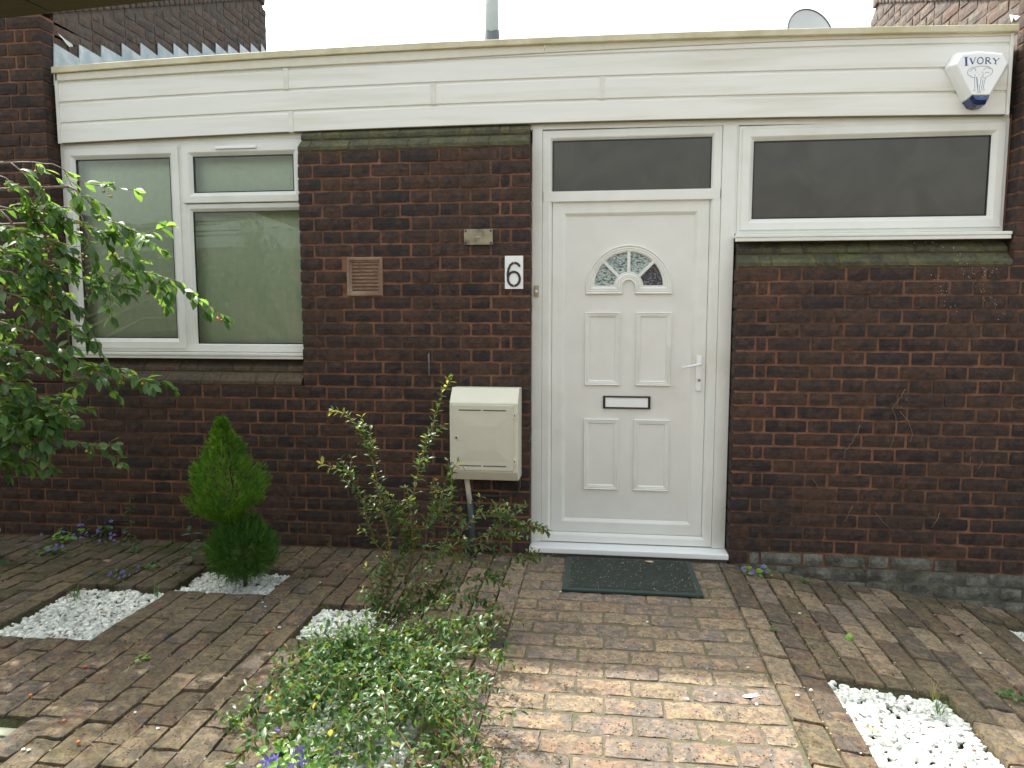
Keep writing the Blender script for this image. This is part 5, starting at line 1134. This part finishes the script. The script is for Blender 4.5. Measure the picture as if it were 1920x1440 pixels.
# ---- weeds
WD = leaf_mat('weed_leaf', (.07, .16, .05), (.18, .34, .06), .45, .3, .4, .35); WB = leaf_mat('blue_green_leaf', (.08, .17, .10), (.14, .28, .10), .5, .25, .35, .3); LIM = leaf_mat('lime_leaf', (.17, .34, .06), (.30, .55, .06), .45, .25, .4, .35)
PUR = leaf_mat('violet_petal', (.22, .16, .55), (.30, .22, .65), .5, .25, .3, .4)
def weed(name, label, cat, x, y, h, nn, L, Wd, m, lean=(0, 0), z0=None, whorl=2, dr=.3):
    z0 = gz(x) if z0 is None else z0; w = thing(name, label, cat, (x, y, z0)); q = MB(); pl = [Vector((x, y, z0 - .01)), Vector((x + lean[0] * .4, y + lean[1] * .4, z0 + h * .5)), Vector((x + lean[0], y + lean[1], z0 + h))]
    q.tube(pl, .0022, 5, .001); q.build('stem', WD, w); ms = [leaf_me('leaf', .04, .015, m, .2, U(0, .5)) for _ in range(3)]; l = Leaves()
    for i in range(nn):
        t = .12 + .88 * i / max(1, nn - 1); p, d = interp(pl, t); a0_ = i * 2.1
        for k in range(whorl):
            a = a0_ + k * 2 * pi / whorl + U(-.3, .3); l.add(p, Vector((cos(a), sin(a), U(-.1, .6) - dr * .5)), L * (1.1 - .55 * t) * U(.8, 1.15), Wd * (1.1 - .5 * t), U(-.4, .4))
    l.emit(w, ms, .04, .015, m, 300); return w
weed('weed', 'tall thin weed with narrow leaves against the wall left of the conifer', 'weed', -2.86, -.06, .30, 14, .050, .012, WD, (.01, 0), whorl=3)
weed('weed', 'blue green broad leaved weed touching the left side of the conifer', 'weed', -2.26, -.38, .27, 6, .085, .034, WB, (-.01, 0), whorl=2)
weed('weed', 'tiny dark green weed at the wall foot behind the paving right of the conifer', 'weed', -1.60, -.03, .085, 6, .026, .011, WB, (.005, 0))
weed('weed', 'tiny weed at the wall foot just left of the broad leaved weed', 'weed', -2.60, -.05, .06, 4, .024, .010, WB)
weed('weed', 'low leafy weed on mossy paving below the tall thin weed', 'weed', -2.72, -.22, .05, 4, .05, .016, WD, whorl=4)
def clump(name, label, cat, x, y, r_, n, L, m, flowers=0, hz=.05, z0=None, fc=PUR, fs=.014):
    z0 = gz(x) if z0 is None else z0; w = thing(name, label, cat, (x, y, z0)); q = MB(); ss = MB()
    for i in range(n):
        a = U(0, 6.28); rr_ = r_ * math.sqrt(rnd.random()); p = Vector((x + rr_ * cos(a), y + rr_ * sin(a) * .8, z0 + U(.3, 1) * hz)); ss.tube([(x + rr_ * .4 * cos(a), y + rr_ * .4 * sin(a), z0 - .005), tuple(p)], .0009, 4)
        k = 8; rad = L * U(.6, 1.2) / 2; nx_ = Vector((U(-.4, .4), U(-.6, .1), 1)).normalized(); u_ = nx_.orthogonal().normalized(); v_ = nx_.cross(u_)
        q.add([p] + [p + (u_ * cos(2 * pi * j / k) + v_ * sin(2 * pi * j / k)) * rad * (1 if j % 2 else .86) + nx_ * rad * .15 for j in range(k)], [(0, 1 + j, 1 + (j + 1) % k) for j in range(k)], rnd.random())
    q.build('foliage', m, w, kind='stuff'); 
    for i in range(flowers):
        a = U(0, 6.28); rr_ = r_ * math.sqrt(rnd.random()) * 1.1; p = Vector((x + rr_ * cos(a), y + rr_ * sin(a) * .7, z0 + U(.7, 1.5) * hz)); ss.tube([(x + rr_ * .5 * cos(a), y + rr_ * .5 * sin(a), z0), tuple(p)], .0008, 4); f = MB(); nx_ = Vector((U(-.5, .5), U(-1, -.2), U(.2, 1))).normalized(); u_ = nx_.orthogonal().normalized(); v_ = nx_.cross(u_); s_ = fs * U(.8, 1.2)
        for j in range(5):
            b = 2 * pi * j / 5; e = u_ * cos(b) + v_ * sin(b); g_ = nx_.cross(e); f.add([p, p + e * s_ * .5 + g_ * s_ * .28, p + e * s_ + nx_ * s_ * .1, p + e * s_ * .5 - g_ * s_ * .28], [(0, 1, 2, 3)], rnd.random())
        f.build('flower', fc, w)
    ss.build('stalk', WD, w, kind='stuff'); return w
clump('flowering_weed', 'violet flowered clump in the corner between door sill and right wall', 'flowering plant', .86, -.13, .09, 16, .030, LIM, 4, .045, fs=.02)
clump('flowering_weed', 'low round leaved clump at the far left edge of the mossy paving', 'flowering plant', -3.22, -.30, .13, 26, .03, WD, 6, .03)
clump('flowering_weed', 'purple flowered trailing plant along the wall foot under the left window', 'flowering plant', -3.02, -.07, .22, 18, .022, mat('bronze_leaf', (.16, .09, .06), .7, .3, rand=.3), 22, .06, fs=.013)
clump('flowering_weed', 'yellow green leafy clump against the wall foot in the far left corner', 'flowering plant', -3.28, .0 - .08, .14, 30, .03, LIM, 3, .06)
clump('flowering_weed', 'small green clump on the wall foot between purple flowers and tall weed', 'flowering plant', -3.05, -.04, .06, 12, .035, WD, 2, .10)
clump('clover', 'round clover tuft growing behind the left chippings bed', 'clover', -2.46, -.47, .055, 14, .028, WD, 0, .03)
clump('flowering_weed', 'purple bellflowers trailing over the back edge of the left chippings bed', 'flowering plant', -2.58, -.60, .13, 6, .015, WD, 14, .02, fs=.012)
clump('clover', 'tiny clover in a joint in front of the left chippings bed', 'clover', -1.86, -1.46, .045, 9, .018, LIM, 0, .012)
clump('clover', 'bright lime clover mound with lilac flowers at the bottom edge left of the shrub', 'clover', -.93, -2.04, .13, 120, .026, LIM, 9, .07, z0=-.03, fs=.022)
clump('clover', 'grey green clover patch between the lime mound and the bottom chippings', 'clover', -.78, -1.95, .12, 50, .028, WD, 2, .03, z0=-.02)
clump('clover', 'small clover in the paving joint near the bottom left of the shrub', 'clover', -1.24, -1.84, .03, 6, .02, LIM, 0, .01)
clump('weed', 'small bright weed in the joint above the long right bed', 'weed', 1.12, -.80, .03, 6, .03, LIM, 0, .012)
clump('weed', 'feathery green weed on the paving at the right edge', 'weed', 1.63, -1.12, .06, 20, .018, WD, 0, .02)
clump('weed', 'tiny weed in a joint beside the path edge on the right', 'weed', .78, -.83, .025, 5, .018, WD, 0, .01)
clump('weed', 'tiny weed at the foot of the right wall', 'weed', 1.10, -.12, .035, 8, .02, WD, 0, .02)
def grass(label, x, y, n, h, sp, m, z0, lean=(0, 0)):
    q = MB()
    for i in range(n):
        a = U(0, 6.28); b = Vector((x + U(-.015, .015), y + U(-.015, .015), z0)); d = Vector((cos(a) * sp + lean[0], sin(a) * sp + lean[1], h * U(.5, 1.1))); w = U(.0012, .0022); P_ = [b, b + d * .35 + Vector((0, 0, h * .15)), b + d * .7 + Vector((0, 0, h * .12)), b + d * Vector((1, 1, .75)) if False else b + Vector((d.x, d.y, d.z * .8))]
        s_ = Vector((-sin(a), cos(a), 0)); vs = []
        for j, p in enumerate(P_): ww = w * (1 - j / 3.2); vs += [p + s_ * ww, p - s_ * ww]
        q.add(vs, [(0, 1, 3, 2), (2, 3, 5, 4), (4, 5, 7, 6)], rnd.random())
    return tag(q.build('grass_tuft', m, None), label, 'grass')
DRY = leaf_mat('yellowing_grass', (.28, .24, .08), (.35, .32, .10), .6, .3, .3, .3)
grass('grass tuft at the back left corner of the left chippings bed', -2.60, -.86, 16, .12, .05, WD, -.03)
grass('long grass blades trailing over the left chippings bed', -2.54, -.98, 9, .05, .16, WB, -.02, (-.04, -.16))
grass('grass tuft at the back right corner of the left chippings bed', -2.215, -.79, 10, .11, .04, WD, -.02)
grass('green grass tuft on the right edge of the long right chippings bed', 1.27, -1.34, 22, .08, .06, WD, gz(1.2) - .02)
grass('dry reddish weed tuft behind the grass on the long right bed', 1.30, -1.24, 16, .08, .05, DRY, gz(1.24) - .01)
grass('yellowing grass blades trailing along the left edge of the long right bed', .95, -1.52, 8, .03, .03, DRY, gz(.95) - .015, (.05, -.16))
grass('thin grass tuft behind the small square chippings bed', -1.06, -.80, 12, .12, .04, DRY, -.02)
weed('leafy_plant', 'large blue green leaves of a plant at the far left edge by the wall', 'plant', -3.42, -.50, .20, 3, .13, .08, WB, (.03, 0), whorl=3)
# dead leaf litter by the left bed
q = MB()
for x, y, s in ((-2.85, -.42, .02), (-2.80, -.40, .03), (-2.62, -.82, .02), (-2.6, -.9, .022), (-2.5, -.95, .016), (-2.3, -1.1, .014)):
    a = U(0, 3); v_, f_ = leaf_geo(s * 2, s, .5, .4); M = orient((cos(a), sin(a), .1), roll=U(-.5, .5)); q.add([Vector((x, y, .004)) + M @ Vector(p) for p in v_], f_)
tag(q.build('leaf_litter', mat('brown_dead_leaf', (.30, .17, .08), .8, .3, world=True), None), 'brown dead leaves scattered round the left chippings bed', 'leaf litter', None, 'stuff')
# drain opening cut into the left paving at the very edge
t = thing('drain_channel', 'dark drain channel with grating slats at the bottom left edge', 'drain', (-2.05, -1.98, 0))
box('drain_surround', mat('drain_concrete', (.25, .27, .20), .9, .2, world=True), t, -2.74, -1.945, -1.995, -1.950, -.06, -.012, .004)
box('drain_pit', BLACK, t, -2.75, -1.94, -2.41, -1.90, -.09, -.068, .001)
q = MB()
for i in range(8): q.box(-2.74 + i * .1, -2.67 + i * .1, -2.40, -2.0, -.05, -.016, .003)
q.build('grating_bar', mat('dark_iron_grating', (.05, .05, .048), .6, .2), t)
# moss cushions in the joints
q = MB(); r = random.Random(9)
for i in range(900):
    side_ = r.random()
    if side_ < .72: x = r.uniform(-3.4, -1.5); y = -abs(r.gauss(0, .42)) - .0; 
    else: x = r.uniform(.7, 2.2); y = -r.uniform(.02, 1.2)
    if inbed(x, y, .0) or (side_ < .72 and r.random() < .35 and x > -2.2): continue
    cidx = (-.395 - x) / .105 if x < 0 else (x - .672) / .116
    if r.random() < .8: x = (-.395 - round(cidx) * .105) if x < 0 else .672 + round(cidx) * .116
    s = r.uniform(.005, .013) if x < 0 else r.uniform(.004, .008); q.add([(x + v[0] * s * r.uniform(.5, .9), y + v[1] * s * 1.6, gz(x) - .002 + v[2] * s * .35) for v in ICO_V], ICO_F)
tag(q.build('moss', mat('olive_moss', (.055, .065, .012), 1., .4, 60, 1., 200, world=True), None), 'olive moss filling the paving joints', 'moss', None, 'stuff')
